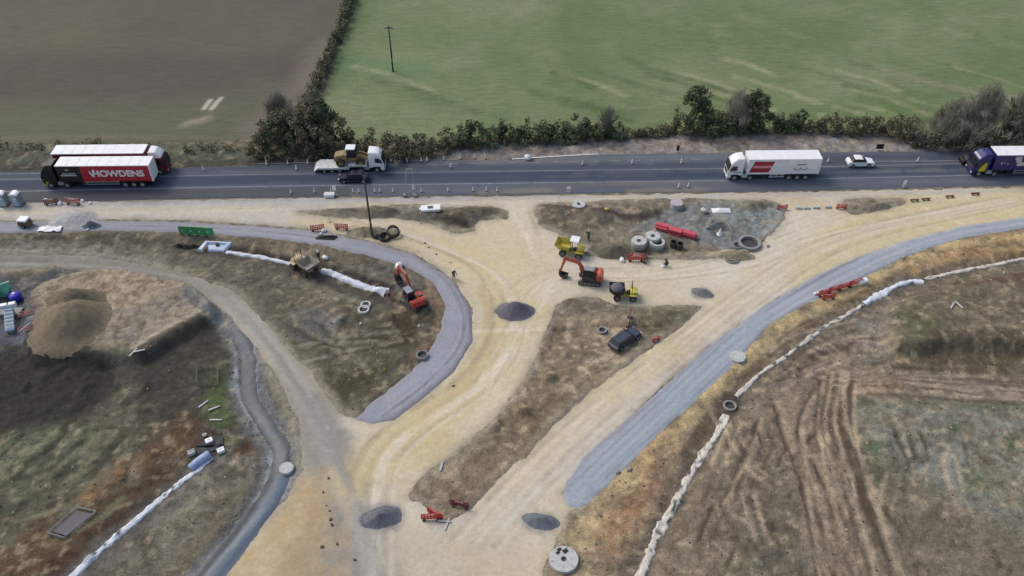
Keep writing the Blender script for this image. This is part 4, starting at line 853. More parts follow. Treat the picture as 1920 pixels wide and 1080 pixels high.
T = thing('pallet_box', 'low white box on the verge beside the white board', 'box', 618, 368); MB().box(-.75, .75, -.4, .4, 0, .5).build('box', WHITE, T, .04); MB().box(-.8, .8, -.44, .44, .5, .56).build('lid', DWHITE, T, .02)
T['label'] = 'low white box on the verge beside the leaning white sign'
T = thing('bulk_bag', 'white bulk bag at the start of the white kerb line beyond the road', 'bulk bag', 990, 299)
MB().box(-.55, .55, -.45, .45, 0, .8).build('bag', WHITE, T, .15, sm=True, seg=3); MB().tube([(-.4, 0, .8), (-.2, 0, 1.0), (.2, 0, 1.0), (.4, 0, .8)], .03, 5).build('strap', GREY, T)
# overhead height warning frame
T = thing('height_warning_frame', 'pale goalpost frame with leaning poles standing across the verge and highway', 'goalpost frame', 770, 370)
for (a, b) in (((-.9, .2, 0), (-.4, 1.2, 4.4)), ((.7, .2, 0), (.5, 1.2, 4.4))):
    MB().tube([a, b], .07, 6).build('pole', pm('lichen_pole', S(168, 172, 150), .8), T)
MB().tube([(-.4, 1.2, 4.35), (.5, 1.2, 4.35)], .05, 6).build('crossbar', GALV, T)
m = MB(); m.box(-1.15, -.65, -.1, .4, 0, .45); m.build('foot_block', CONCG, T, .03); MB().box(.45, .95, -.1, .4, 0, .45).build('foot_block', CONCG, T, .03)
def upole(label, px, py, h, arm=False):
    T = thing('telegraph_pole', label, 'telegraph pole', px, py)
    MB().tube([(0, 0, -.4), (0, 0, h*.5), (0, 0, h)], .17, 10, .11).build('pole', POLEW, T, sm=True)
    MB().box(-.06, .06, -.2, -.12, 2.2, 2.5).build('warning_plate', HIYEL, T)
    if arm:
        c = MB().box(-.8, .8, -.07, .07, h-.45, h-.3).build('crossarm', POLEW, T)
        for k in (-.7, -.25, .25, .7): MB().lathe([(.04, h-.3), (.07, h-.22), (.05, h-.12), (.001, h-.08)], 8, cx=k).build('insulator', DWHITE, c)
    m = MB(); [m.tube([(.17, -.08, z), (.3, -.1, z)], .015, 4) for z in (3.2, 3.6, 4.0, 4.4)]; m.build('step_irons', STEEL, T)
upole('dark telegraph pole on a small island of soil between the roads', 697, 436, 10.2)
upole('telegraph pole standing in the green field with rough grass at its foot', 737, 134, 9, True)
# ================================================================ PLASTIC BARRIERS
b0 = None
def barrier(label, px, py, rz=0., mat=None, group=None, s=1., xyz=None, flat=False, name='plastic_barrier'):
    T = thing(name, label, 'barrier', px, py, rz, group, xyz)
    m = MB(); L = 1.0
    m.box(-L, L, -.06, .06, .82, 1.0).box(-L, L, -.05, .05, .18, .34).box(-L, L, -.05, .05, .5, .62)
    for k in range(7): x = -L+.04+k*(2*L-.08)/6; m.box(x-.05, x+.05, -.045, .045, .1, .9)
    p = m.build('panel', mat or BRED, T, .012)
    for x in (-.7, .7): MB().box(x-.14, x+.14, -.28, .28, 0, .1).build('foot', DARK, T, .02)
    MB().box(-.45, .45, -.066, -.06, .86, .96).build('reflector', WHITE, p)
    T.scale = (s,)*3
    return T
barrier('faded red barrier panel among white bags beside the two portable toilets', 97, 383, .2, DRED)
barrier('pinkish red barrier panel in the verge clutter, right of the white bags', 138, 383, -.1, PINK, s=1.15)
barrier('orange-red barrier left of the white bags by the telegraph pole', 596, 432, .2)
barrier('orange-red barrier standing alone, left of the telegraph pole', 641, 430, -.1)
barrier('red barrier at left end of the row of white stones on upper haul road', 1466, 392, .05, s=.8)
barrier('red barrier at right end of the row of white stones beside a spoil heap', 1577, 391, .0, s=.8)
barrier('long pale red barrier lying below the stacked concrete rings', 1192, 489, .02, s=1.15)
barrier('darker red barrier standing right of the pale red one under the rings', 1210, 488, R(70), DRED, s=.9)
barrier('narrow dark red barrier seen end-on behind the parked dark blue estate', 1180, 604, R(80), DRED, s=1.3)
barrier('small orange-red barrier pieces on soil right of the dark blue estate', 1230, 638, R(30), s=.6)
barrier('red barrier front of the pair at the tip of the soil island', 808, 974, .05, s=1.0)
barrier('red barrier behind the front one at the tip of the soil island', 816, 967, -.5, s=.95)
barrier('dark red barrier on the soil right of the front pair', 862, 950, -.25, DRED, s=1.0)
bd = wdir((1536, 556), (1615, 532))
for k in range(4): barrier(['lowest left', 'second from left', 'third from left', 'upper right'][k]+' red barrier of the row beside the blue-grey gravel road', 1545+k*19, 553-k*6.2, bd+rnd.uniform(-.06, .06), group='red barriers beside the gravel road')
barrier('fallen red barrier below the row beside the blue-grey gravel road', 1553, 560, bd-.2, s=.9)
for a, b, l in ((1616, 530, 'upper'), (1530, 551, 'lower')):
    T = thing('water_tank' if a > 1600 else 'sand_bag', 'white block at the %s end of the red barrier row' % l, 'block', a, b, bd)
    s = 1 if a > 1600 else .45
    MB().box(-.8*s, .8*s, -.4*s, .4*s, 0, .55*s).build('block', WHITE, T, .1*s, seg=3); MB().box(-.15*s, .15*s, -.15*s, .15*s, .55*s, .62*s).build('cap', GREY, T)
# long red stack on the central island
T = thing('barrier_stack', 'long stack of flat red barriers sloping across the grey patch', 'barriers', 1266, 437, wdir((1230, 426), (1302, 446)))
for k, (z, d) in enumerate(((0, 0), (.22, .1), (.44, -.08), (.66, .05))):
    m = MB(); 
    for q in range(3): j1, j2 = rnd.uniform(-.12, .12), rnd.uniform(-.2, .2); m.box(-2.95+q*2.0+d+j1, -1.02+q*2.0+d+j1, -.42-.12*(q == 1)+j2, .42+.12*(q == 1)+j2, z, z+.18)
    m.build('barrier_layer', pm('stack_red', S(216, 84, 100), .7, dirt=.35) if k == 0 else bpy.data.materials['stack_red'], T, .03)
for px, py, l in ((1497, 391, 'leftmost'), (1512, 391, 'second'), (1530, 390, 'third'), (1552, 389, 'rightmost')):
    T = thing('marker_block', '%s of the four pale blocks in a row between the two red barriers' % l, 'block', px, py, rnd.uniform(-.2, .2), 'pale blocks on the upper haul road')
    MB().box(-.5, .5, -.25, .25, 0, .32).build('block', CONC, T, .07, seg=2)
for px, py, l in ((1714, 377, 'leftmost'), (1735, 375, 'second from left'), (1780, 370, 'third from left'), (1828, 365, 'rightmost')):
    T = thing('cable_trench_marker', '%s of the brown timber baulks along the upper right haul road edge' % l, 'timber baulk', px, py, .1, 'timber baulks by the haul road')
    m = MB(); m.box(-.65, .65, -.12, .12, .2, .36).box(-.5, -.36, -.3, .3, 0, .2).box(.36, .5, -.3, .3, 0, .2); m.build('baulk', WOOD if l[0] != 'r' else DRED, T, .02)
    T.name = 'timber_baulk'
# green mesh barriers
gd = wdir((340, 435), (400, 438))
for k in range(4):
    x = 346+k*16; y = 439.5+k*.9
    T = thing('green_mesh_barrier', ['leftmost', 'second', 'third', 'rightmost'][k]+' of the four green fence panels at the edge of the gravel road', 'fence panel', x, y, gd+.04*(k % 2), 'green fence panels')
    m = MB(); m.box(-.68, .68, -.03, .03, 1.4, 1.48).box(-.68, .68, -.03, .03, .08, .16).box(-.68, -.62, -.03, .03, .16, 1.4).box(.62, .68, -.03, .03, .16, 1.4); m.build('frame', GREEN, T)
    MB().box(-.62, .62, -.012, .012, .16, 1.4).build('sheeting', GREEN, T); MB().box(-.3, -.1, -.02, -.013, .6, .8).build('reflector', LAMP, T)
    MB().box(-.66, -.4, -.25, .25, 0, .08).build('foot', DARK, T)
# ================================================================ CONCRETE RINGS, SLABS, HEAPS
def ring(label, px, py, r, h, mat=CONC, wall=.16, group=None, name='manhole_ring', dz=0., xyz=None, cover=0):
    T = thing(name, label, 'concrete ring' if not cover else 'concrete cover', px, py, rnd.uniform(0, 3), group, xyz)
    if dz: T.location.z += dz
    ri = r-wall
    MB().lathe([(ri, .0), (ri, h-.02), (ri+.03, h), (r-.03, h), (r, h-.03), (r, 0), (ri, 0)], 26).build('ring_wall', mat, T)
    if not cover: MB().lathe([(ri-.01, .03), (.001, .03)], 20).build('inner_floor', DARK, T)
    m = MB()
    for a in (0.6, 2.7, 4.8): m.tube([(r*.9*math.cos(a), r*.9*math.sin(a), h), (r*.9*math.cos(a), r*.9*math.sin(a), h+.12), (r*.78*math.cos(a), r*.78*math.sin(a), h+.12), (r*.78*math.cos(a), r*.78*math.sin(a), h)], .02, 4)
    if r > .8: m.build('lifting_loops', STEEL, T)
    return T
def slabcover(label, px, py, r, h, hole=.3, mat=CONC):
    T = ring(label, px, py, r, h, mat, wall=r-hole, name='chamber_cover_slab', cover=1)
    MB().lathe([(hole-.01, h*.6), (.001, h*.6)], 16).build('opening', DARK, T); return T
for px, py, dz, l in ((1197, 462, .0, 'lower ring of the left concrete stack'), (1197, 462, .62, 'white topmost ring of the left concrete stack'), (1223, 453, 0, 'lower ring of the back concrete stack'), (1223, 453, .62, 'white topmost ring of the back concrete stack'), (1231, 463, 0, 'lower ring of the front right concrete stack'), (1231, 463, .55, 'white topmost ring of the front right concrete stack')):
    ring(l+' on the central island', px, py, 1.08, .6 if dz == 0 else .5, CONC if dz else CONCG, wall=.72 if (dz and px != 1231) else .3, dz=dz, group='stacked concrete rings')
for px, py, l in ((1262, 462, 'left'), (1274, 465, 'right')): ring('dark grey plastic chamber ring, %s one beside the concrete stacks' % l, px, py, .5, .9, DARK, wall=.08, name='chamber_ring')
ring('large grey concrete ring lying flat at right end of the grey patch', 1405, 458, 1.6, .45, CONCG, wall=.35)
ring('grey ring leaning against the large flat one', 1383, 462, .7, .35, CONCG, wall=.12)
ring('grey ring with dark centre half-buried in the haul road edge', 1371, 486, 1.05, .35, CONCG, wall=.12)
ring('concrete ring with tall grey sides at the island edge near the highway', 1268, 388, .95, .9, pm('pinkish_concrete', S(196, 188, 194), .9, dirt=.3), wall=.9, cover=1)
ring('concrete ring in a dark pit, interrupting the white stone-filled drain', 1368, 763, .78, .35, CONCG, wall=.2)
ring('small concrete ring at the inner edge of the left gravel road', 792, 668, .72, .4, CONCG, wall=.12)
ring('small concrete ring at the end of a trench line left of the estate car', 1129, 621, .62, .3, CONCG, wall=.2)
ring('upper of the two pale rings lying on mud below the red-orange excavator', 686, 573, .7, .3, CONC, wall=.24)
ring('lower of the two pale rings lying on mud below the red-orange excavator', 682, 582, .78, .3, CONC, wall=.26)
slabcover('round white chamber cover with dark openings at the bottom of the haul road', 1057, 1052, 1.45, .45, .28)
m = MB().box(-.25, .15, .75, 1.0, 0, .06).box(.4, .9, .35, .75, 0, .06).box(.1, .5, .9, 1.2, 0, .06)
m.v = [(x, y, z+.46) for x, y, z in m.v]; o = m.build('debris', BLACK, bpy.data.objects['chamber_cover_slab'])
slabcover('round white chamber cover beside the wet ditch track at lower left', 538, 881, .78, .4, .01)
slabcover('pale chamber cover with dark hole on the spoil, above the central island mounds', 1085, 387, 1.0, .5, .3)
slabcover('white covered chamber on the edge of the orange soil, upper of the drain ring', 1383, 671, .98, .35, .01)
bpy.data.objects['chamber_cover_slab.003']['label'] = 'white covered chamber between the gravel road and the rocky white drain'
T = thing('precast_unit', 'white precast tray with dark hollow on top of the left spoil mounds', 'precast tray', 808, 396, .12)
MB().prism([(-1.3, 0), (1.3, 0), (1.45, .5), (-1.45, .5)], -.7, .7, [.1, .1, 0, 0]).build('tray', WHITE, T, .05); MB().box(-.45, .35, -.35, .3, .5, .53).build('opening', DARK, T); MB().box(-1.7, -1.4, -.2, .3, 0, .4).build('lug', WHITE, T, .04)
T.name = 'precast_tray'
gm = attr_mat('aggregate_heap', amp=.34, fine=7, bump=.9)
def heap(label, px, py, rx, ry, h, col, rz=0., cat='gravel heap', name='gravel_heap', sharp=1.3):
    N_, M_ = 44, 16; v = [(0, 0, h)]; ox, oy = rnd.uniform(0, 50), rnd.uniform(0, 50)
    for i in range(1, M_+1):
        r = i/M_
        for k in range(N_):
            a = 2*math.pi*k/N_; x, y = math.cos(a), math.sin(a)
            n = float(fbm(np.array([x*1.3+ox]), np.array([y*1.3+oy]), 1, 3)[0]); q = r*(1+.2*n)
            n2 = float(fbm(np.array([x*r*2.2+ox]), np.array([y*r*2.2+oy]), 1, 9, 3)[0])
            v.append((x*q*rx, y*q*ry, h*(.5+.5*math.cos(math.pi*r**(.95 if sharp > 1.2 else 1.1)))*(1+.22*n2)-(.06 if i == M_ else 0)))
    f = [(0, 1+k, 1+(k+1) % N_) for k in range(N_)]
    for i in range(M_-1): f += [(1+i*N_+k, 1+(i+1)*N_+k, 1+(i+1)*N_+(k+1) % N_, 1+i*N_+(k+1) % N_) for k in range(N_)]
    o = MB().add(v, f).build(name, gm, sm=True)
    at = o.data.attributes.new('Col', 'FLOAT_COLOR', 'POINT'); c = np.ones((len(v), 4), np.float32); c[:, :3] = col; at.data.foreach_set('color', c.ravel())
    tag(o, label, cat); put(o, px, py, rz); z0 = o.location.z; c_, s_ = math.cos(rz), math.sin(rz)
    for vt in o.data.vertices:
        x, y = vt.co.x*c_-vt.co.y*s_+o.location.x, vt.co.x*s_+vt.co.y*c_+o.location.y
        k_ = min(1, math.hypot(vt.co.x/rx, vt.co.y/ry)); vt.co.z += (zat(x, y)-z0)*k_
    return o
heap('dark grey gravel heap in the middle of the central haul road', 965, 584, 2.6, 1.8, 1.6, S(118, 114, 122))
heap('smaller grey gravel heap right of the dark-skipped dumper', 1317, 549, 1.6, 1.0, .6, S(128, 128, 128), -.5)
heap('long dark gravel heap at lower centre, left of the red barriers', 715, 971, 2.5, 1.4, .95, S(116, 118, 125), .14)
heap('flat oval gravel heap below the rounded end of the gravel road', 1014, 978, 2.05, 1.05, .8, S(120, 124, 132), -.18)
heap('small slate-grey heap beside the pale gravel pile at upper left', 172, 424, 1.5, .9, 1.0, S(106, 112, 124))
heap('pale sandy gravel pile behind the small slate heap', 140, 412, 3.6, 2.4, .9, S(184, 184, 180), .1, sharp=1)
heap('olive-brown sand stockpile beside the plant yard on the left', 134, 606, 5.2, 5.6, 2.6, S(134, 122, 102), .1, cat='sand stockpile', name='sand_stockpile', sharp=1.15)
heap('darker upper lobe of the sand stockpile', 142, 563, 4.2, 2.4, 1.7, S(122, 112, 94), -.1, cat='sand stockpile', name='sand_stockpile')
heap('dark ash heap of black bags beside the telegraph pole', 712, 444, 1.0, .6, .5, S(60, 58, 60), .3); bpy.data.objects['gravel_heap.006']['label'] = 'small dark heap at the telegraph pole foot, left of the black pipe coils'
# coils of black pipe
def coil(label, px, py, r, n, rz=0, tilt=0.):
    T = thing('pipe_coil', label, 'pipe coil', px, py, rz, 'black pipe coils')
    for k in range(n):
        m = MB(); P = [((r-.07*(k % 2))*math.cos(a), (r-.07*(k % 2))*math.sin(a), .08+k*.14+math.sin(a)*tilt+abs(tilt)) for a in np.linspace(0, 2*math.pi, 26)]
        m.tube(P, .075, 6); m.build('pipe_loop', RUBBER, T, sm=True)
coil('black pipe coil lying flat, the nearer one right of the telegraph pole', 722, 447, .85, 4)
coil('black pipe coil tilted up, the farther one right of the telegraph pole', 738, 441, .85, 4, .3, .35)
T = thing('black_pipe_bundle', 'long dark pipe bundle beside the barriers on the upper gravel road', 'pipe bundle', 611, 446, -.05)
for k in range(4): MB().tube([(-1.4+.1*k, -.3+.2*k, .12), (1.3+.1*k, -.3+.2*k, .14)], .11, 8).build('pipe', RUBBER, T, sm=True)
MB().tube([(-.9, -.15, .3), (1.1, .15, .32)], .11, 8).build('pipe', RUBBER, T, sm=True)
for px, py, l, s in ((608, 434, 'white bag between the two barriers near the telegraph pole', .45), (602, 439, 'small white bag on the dark pipe bundle side of the barriers', .25), (86, 376, 'white bag nearest the portable toilets', .35), (113, 383, 'white bag left of the pinkish red barrier', .45), (155, 377, 'round white bag right of the pinkish red barrier', .33), (169, 382, 'small white bag farthest right in the verge clutter', .28), (1166, 489, 'white bag at the left end of the barriers below the rings', .5), (1243, 500, 'small white bag at the feet of the crouching worker', .35), (165, 431, 'tiny white bag in front of the slate-grey heap', .22), (1320, 397, 'pale boulder bag on the upper edge of the grey patch', .6), (1138, 396, 'small yellow bag on the central spoil', .4), (748, 501, 'white bag at the gravel road edge behind the excavator boom', .7), (677, 608, 'small white bag below the two pale rings', .25), (610, 485, 'flat white bag beside the dusty dumper trench', .5), (786, 612, 'small pale bag on dark mud below the excavator', .25)):
    T = thing('sack', l, 'bag', px, py, rnd.uniform(0, 3))
    m = MB(); m.lathe([(.001, 0), (s*.9, .02), (s, s*.35), (s*.85, s*.75), (s*.4, s*.98), (.001, s)], 12, sy=.7); m.v = [(x+.06*s*math.sin(y*9+z*7), y+.06*s*math.cos(x*8), z) for x, y, z in m.v]
    m.build('bag', YEL if 'yellow' in l else (CONC if 'pale' in l else WHITE), T, sm=True); MB().tube([(-.1*s, 0, s*.96), (0, 0, s*1.12), (.1*s, 0, s*.96)], .04*s+.01, 5).build('tied_neck', GREY, T)
# ================================================================ PORTABLE TOILETS AND CLUTTER
def toilet(label, px, py, rz):
    T = thing('portable_toilet', label, 'portable toilet', px, py, rz, 'portable toilets')
    MB().box(-.58, .58, -.58, .58, .08, 2.05).build('cabin', GREY, T, .05); MB().prism([(-.64, 2.05), (.64, 2.05), (.6, 2.2), (.3, 2.34), (-.3, 2.34), (-.6, 2.2)], -.64, .64, [0, 0, .02, .1, .1, .02]).build('roof', WHITE, T, .03)
    d = MB().box(-.4, .4, -.61, -.585, .15, 1.95).build('door', LBLUE, T, .01); MB().box(.25, .33, -.64, -.61, 1.0, 1.15).build('handle', BLACK, d); MB().box(-.12, .12, -.622, -.611, 1.35, 1.6).build('sign', WHITE, d)
    MB().box(-.6, .6, -.6, .6, 0, .1).build('base', DARK, T); MB().tube([(.45, .45, 2.1), (.45, .45, 2.6)], .05, 6).build('vent_pipe', DARK, T)
toilet('grey portable toilet with white roof, cut by the left edge of the picture', 10, 384, .1)
toilet('grey portable toilet with white roof, second from the left edge', 37, 384, -.08)
T = thing('lighting_tower', 'white-topped brown generator unit on the pale ground at upper left', 'generator', 49, 423, -.1)
MB().prism([(-.9, .2), (.9, .2), (.7, 1.0), (-.7, 1.0)], -.6, .6).build('body', WOOD, T, .05); MB().box(-.8, .7, -.65, .65, 1.05, 1.3).build('cover', WHITE, T, .06); MB().tube([(.7, 0, .3), (1.9, 0, .12)], .05, 5).build('drawbar', DARK, T)
for s in (-1, 1): wheel(T, 0, s*.7, .3, .2, GALV, s)
T.name = 'towed_generator'
def crumple(name, label, cat, pts, wd, zf, mat, seed, wcurve=None, col=(.7, .72, .75), dark=.12, pale=None):
    P = [Vector(G(*p)) for p in smooth(pts, 6)]; Q = []
    for a, b in zip(P[:-1], P[1:]):
        n = max(1, int((b-a).length/.28)); Q += [a+(b-a)*k/n for k in range(n)]
    Q.append(P[-1]); v = []; C = []; W = 9; n = len(Q)
    for i, p in enumerate(Q):
        d = (Q[min(i+2, n-1)]-Q[max(i-2, 0)]).normalized(); nn = Vector((-d.y, d.x)); t = i/n
        ww = (wcurve(t) if wcurve else 1)*wd*(1+.16*npr.normal())*(1+.34*float(fbm(np.array([i*.28]), np.array([seed*3.]), 2.2, seed, 3)[0]))
        off = .25*wd*float(fbm(np.array([i*.28]), np.array([seed*7.]), 3, seed+1, 3)[0])
        for k in range(W):
            u = (k/(W-1)-.5); x = p.x+nn.x*(u*ww+off); y = p.y+nn.y*(u*ww+off)
            e = float(fbm(np.array([x]), np.array([y]), .7, seed+5, 3)[0])
            z = zat(x, y)+zf*(.6 if 'fleece' not in name else 1)*(1-(2*u)**4)*(1+.9*e)+.05*e-(.08 if k in (0, W-1) else 0)
            v.append((x, y, z)); g = float(fbm(np.array([x]), np.array([y]), .55, seed+9, 2)[0])
            s = min(1, max(0, (g-.42+dark)*6)); q_ = (.72+.4*npr.rand()) if 'fleece' not in name else 1; C.append([c*q_*(1-s)+.1*s for c in col])
    f = [(i*W+k, i*W+k+1, (i+1)*W+k+1, (i+1)*W+k) for i in range(n-1) for k in range(W-1)]
    o = MB().add(v, f).build(name, mat, sm=True); at = o.data.attributes.new('Col', 'FLOAT_COLOR', 'POINT'); c = np.ones((len(v), 4), np.float32); c[:, :3] = C; at.data.foreach_set('color', c.ravel())
    return tag(o, label, cat)
WHT = S(232, 236, 244); OFF = S(226, 218, 204)
crumple('fleece_lining', 'narrow white fleece in the trench from the white tray to the dusty dumper', 'fleece lining', [(424, 470), (470, 478), (520, 486), (556, 497)], .62, .22, M_STONE, 11, col=WHT, dark=-.2)
crumple('fleece_lining', 'white fleece in the trench between the dusty dumper and the red-orange excavator', 'fleece lining', [(602, 506), (640, 519), (685, 535), (724, 546)], .95, .3, M_STONE, 12, lambda t: .8+.6*t, col=WHT, dark=-.15)
crumple('stone_drain', 'white stone-filled drain running to the bottom edge at lower left', 'stone drain', [(398, 858), (360, 890), (300, 938), (240, 990), (180, 1040), (135, 1082), (80, 1130)], .82, .24, M_STONE, 13, col=WHT, dark=.05)
crumple('stone_drain', 'long rocky white drain from the pit ring down to the bottom edge', 'stone drain', [(1362, 776), (1345, 810), (1318, 850), (1290, 900), (1262, 950), (1240, 990), (1218, 1040), (1195, 1090), (1180, 1130)], .95, .2, M_STONE, 14, col=OFF, dark=.2)
crumple('stone_drain', 'rocky white drain from the pit ring up to the gap near the fence rails', 'stone drain', [(1380, 742), (1430, 695), (1480, 662), (1530, 622), (1580, 592), (1620, 570)], .62, .2, M_STONE, 15, col=OFF, dark=.15)
crumple('fleece_lining', 'brighter white fleece at the bend of the right-hand drain', 'fleece lining', [(1620, 569), (1655, 550), (1690, 531), (1730, 525)], .95, .25, M_STONE, 16, col=WHT, dark=-.2)
crumple('stone_drain', 'thin white drain leaving the picture at the right edge', 'stone drain', [(1734, 522), (1765, 514), (1820, 503), (1870, 493), (1930, 481), (1990, 472)], .6, .18, M_STONE, 17, col=OFF, dark=-.05)
# white lined tray with dark pit
T = thing('lined_pit', 'white fleece-lined pit with folded edges at the head of the upper trench', 'lined pit', 403, 462, -.05)
m = MB(); prof = [(-2.1, -1.1), (-1.6, .9), (2.3, .75), (1.7, -1.15)]
inn = [(-1.3, -.75), (-1.2, .45), (1.7, .35), (1.3, -.75)]
m.add([(x, y, .28) for x, y in prof]+[(x, y, .42) for x, y in inn]+[(x*1.05, y*1.1, -.1) for x, y in prof]+[(x*.95, y*.9, .05) for x, y in inn], [(i, (i+1) % 4, (i+1) % 4+4, i+4) for i in range(4)]+[(i, i+8, (i+1) % 4+8, (i+1) % 4) for i in range(4)]+[(i+4, (i+1) % 4+4, (i+1) % 4+12, i+12) for i in range(4)]+[(12, 13, 14, 15)])
m.build('fleece', pm('blue_white_fleece', S(214, 226, 244), .8, dirt=.15), T, .05)
MB().lathe([(.25, .1), (.2, .5), (.001, .52)], 10, cx=.35, cy=.1).build('pipe_stub', DARK, T); MB().lathe([(.45, 0), (.4, .4), (.001, .45)], 10, cx=-1.0, cy=-.9).build('spoil', WOOD, T, sm=True)
for px, py, l in ((336, 462, 'dark rubble lump farthest left of the lined pit'), (350, 465, 'dark rubble lump between its neighbours left of the lined pit'), (364, 463, 'dark rubble lump touching the lined pit')):
    heap(l, px, py, .9, .5, .5, S(56, 56, 52), name='rubble_heap', cat='rubble')
# ---- fenced pits
def railbox(label, c, pts, h, name='mesh_fence', mat=None, group=None, rails=(1.0, .5), feet=None):
    P = [G(*p) for p in pts]; cx, cy = sum(p[0] for p in P)/len(P), sum(p[1] for p in P)/len(P); z0 = zat(cx, cy)
    T = thing(name, label, 'fence', xyz=(cx, cy, z0), group=group)
    for i in range(len(P)):
        a = P[i]; b = P[(i+1) % len(P)]; a = (a[0]-cx, a[1]-cy); b = (b[0]-cx, b[1]-cy); m = MB()
        for r in rails: m.tube([(*a, h*r), (*b, h*r)], .035, 5)
        for k in range(5):
            x = a[0]+(b[0]-a[0])*k/4; y = a[1]+(b[1]-a[1])*k/4; m.tube([(x, y, -.2), (x, y, h)], .028, 5)
        m.build('rail_panel', mat or GALV, T)
    return T, P, (cx, cy, z0)
T, P, c = railbox('grey rail fence round a dark pit beside the stone drain, lower left', None, [(90, 1002), (146, 954), (182, 962), (122, 1011)], .35, mat=GREY)
mm = MB(); mm.add([((x-c[0])*.82, (y-c[1])*.82, .12) for x, y in P]+[((x-c[0])*.82, (y-c[1])*.82, -.1) for x, y in P], [(0, 1, 2, 3), (0, 4, 5, 1), (1, 5, 6, 2), (2, 6, 7, 3), (3, 7, 4, 0)]); mm.build('pit_cover', pm('dark_purple_sheet', S(74, 70, 82), .6, dirt=.2), T)
railbox('thin rail fence round a soil square beside the green grass patch', None, [(370, 724), (372, 693), (410, 690), (410, 724)], .7, mat=pm('weathered_rail', S(110, 116, 104), .8))
T, P, c = railbox('thin rail fence round the black open pit at the head of the stone drain', None, [(352, 852), (385, 806), (425, 817), (405, 848)], .7, mat=pm('weathered_rail_dark', S(108, 116, 116), .8))
T2 = thing('open_pit', 'black square open pit inside the rail fence, with white blocks round it', 'pit', 395, 836, .45)
MB().add([(-1.5, -.9, .1), (1.3, -.9, .1), (1.5, .9, .1), (-1.2, .9, .1), (-1.6, -1, -.2), (1.4, -1, -.2), (1.6, 1, -.2), (-1.3, 1, -.2)], [(0, 1, 2, 3), (0, 4, 5, 1), (1, 5, 6, 2), (2, 6, 7, 3), (3, 7, 4, 0)]).build('pit_floor', pm('black_liner', (.02, .022, .025), .7, dirt=.2), T2)
MB().tube([(-1.4, .6, .1), (-.3, .0, .25), (1.2, -.5, .1)], .12, 7).build('pipe', BLACK, T2)
for px, py, l in ((393, 829, 'topmost white block at the black open pit'), (415, 847, 'white block right of the black open pit'), (360, 851, 'cream block left of the black open pit'), (384, 817, 'small dull block behind the black open pit')):
    T = thing('kentledge_block', l, 'block', px, py, .5); s = .5 if 'small' in l else .8
    MB().box(-.5*s, .5*s, -.42*s, .42*s, 0, .55*s).build('block', CONC if 'cream' in l or 'dull' in l else WHITE, T, .05); MB().tube([(-.12, 0, .54*s), (0, 0, .66*s), (.12, 0, .54*s)], .02, 4).build('lifting_eye', STEEL, T)
    T.name = 'weight_block'
T = thing('fleece_roll', 'pale blue roll of fleece at the mouth of the stone drain', 'fleece roll', 376, 868, R(48))
m = MB(); m.tube([(-1.2, 0, .28), (-.4, .05, .36), (.5, 0, .42), (1.2, -.05, .4)], .42, 12, .5); m.build('roll', pm('blue_fleece', S(176, 192, 228), .8, dirt=.15), T, sm=True); MB().tube([(1.2, -.05, .4), (1.35, -.05, .4)], .14, 8).build('core', WOOD, T)
for px, py, l, a in ((382, 758, 'pale plank standing nearest the rail fence on the grass patch', .9), (402, 766, 'pale folded plank in the middle of the grass patch', .5), (405, 788, 'pale plank at the bottom of the grass patch', 0.), (833, 978, 'long pale plank right of the red barriers', -.1), (838, 984, 'short pale plank lying across the long one', 1.3), (828, 874, 'upright pale board on the soil island above the red barriers', 1.4), (1785, 574, 'left of two pale poles leaning in a V on the dark field', .95), (1797, 573, 'right of two pale poles leaning in a V on the dark field', 1.9), (250, 662, 'cluster plank at the lip of the sandy platform', 1.2), (262, 660, 'pale plank at right of the sandy platform lip', .3)):
    T = thing('timber_plank', l.replace('cluster', 'pale'), 'plank', px, py, a); MB().box(-.7, .7, -.1, .1, .05, .14).build('plank', CONC, T, .01); MB().box(-.5, -.42, -.12, .12, 0, .05).build('bearer', WOOD, T)
# ================================================================ LEFT PLANT YARD
T = thing('mixing_plant', 'green screening machine cut by the left edge of the picture', 'screening machine', 8, 556, .1)
MB().prism([(-3, .6), (.9, .6), (1.1, 1.0), (-.2, 2.2), (-3, 2.4)], -.9, .9).build('hopper', TEAL, T, .06); MB().tube([(-1.5, -.9, 1.6), (.6, -.2, 2.3), (1.6, 0, 2.5)], .16, 8).build('conveyor', pm('mint', S(150, 200, 184), .6), T)
m = MB(); [m.box(x-.1, x+.1, y-.1, y+.1, 0, .7) for x in (-2.5, .6) for y in (-.7, .7)]; 
for x in (-2.5, .6):
    for y in (-.7, .7): MB().box(x-.1, x+.1, y-.1, y+.1, 0, .7).build('leg', DARK, T)
T.name = 'screening_machine'
T = thing('water_tank', 'bright blue round tank beside the green screening machine', 'tank', 31, 562)
MB().lathe([(.001, 0), (.72, 0), (.8, .15), (.8, .85), (.62, 1.05), (.2, 1.12), (.001, 1.12)], 22).build('tank', BLUE, T, sm=True); MB().lathe([(.2, 1.1), (.2, 1.2), (.001, 1.2)], 10).build('cap', WHITE, T)
T = thing('cement_silo', 'pale blue inclined feeder with two white boxes on top, in the plant yard', 'conveyor', 24, 612, R(-72))
MB().prism([(-1.6, 1.6), (1.4, .35), (1.4, .65), (-1.6, 2.0)], -.55, .55).build('chute', LBLUE, T, .03)
for s in (-1, 1): MB().box(-2.15, -1.55, s*.5-.42, s*.5+.42, 1.75, 2.35).build('box', WHITE, T, .05)
for x, h in ((-1.3, 1.6), (1.0, .5)):
    for s in (-1, 1): MB().box(x-.06, x+.06, s*.5-.06, s*.5+.06, 0, h).build('leg', STEEL, T)
m = MB(); [m.box(-1.2+k*.45, -1.12+k*.45, -.5, .5, 1.87-k*.19, 1.93-k*.19) for k in range(6)]; m.build('slats', GALV, T)
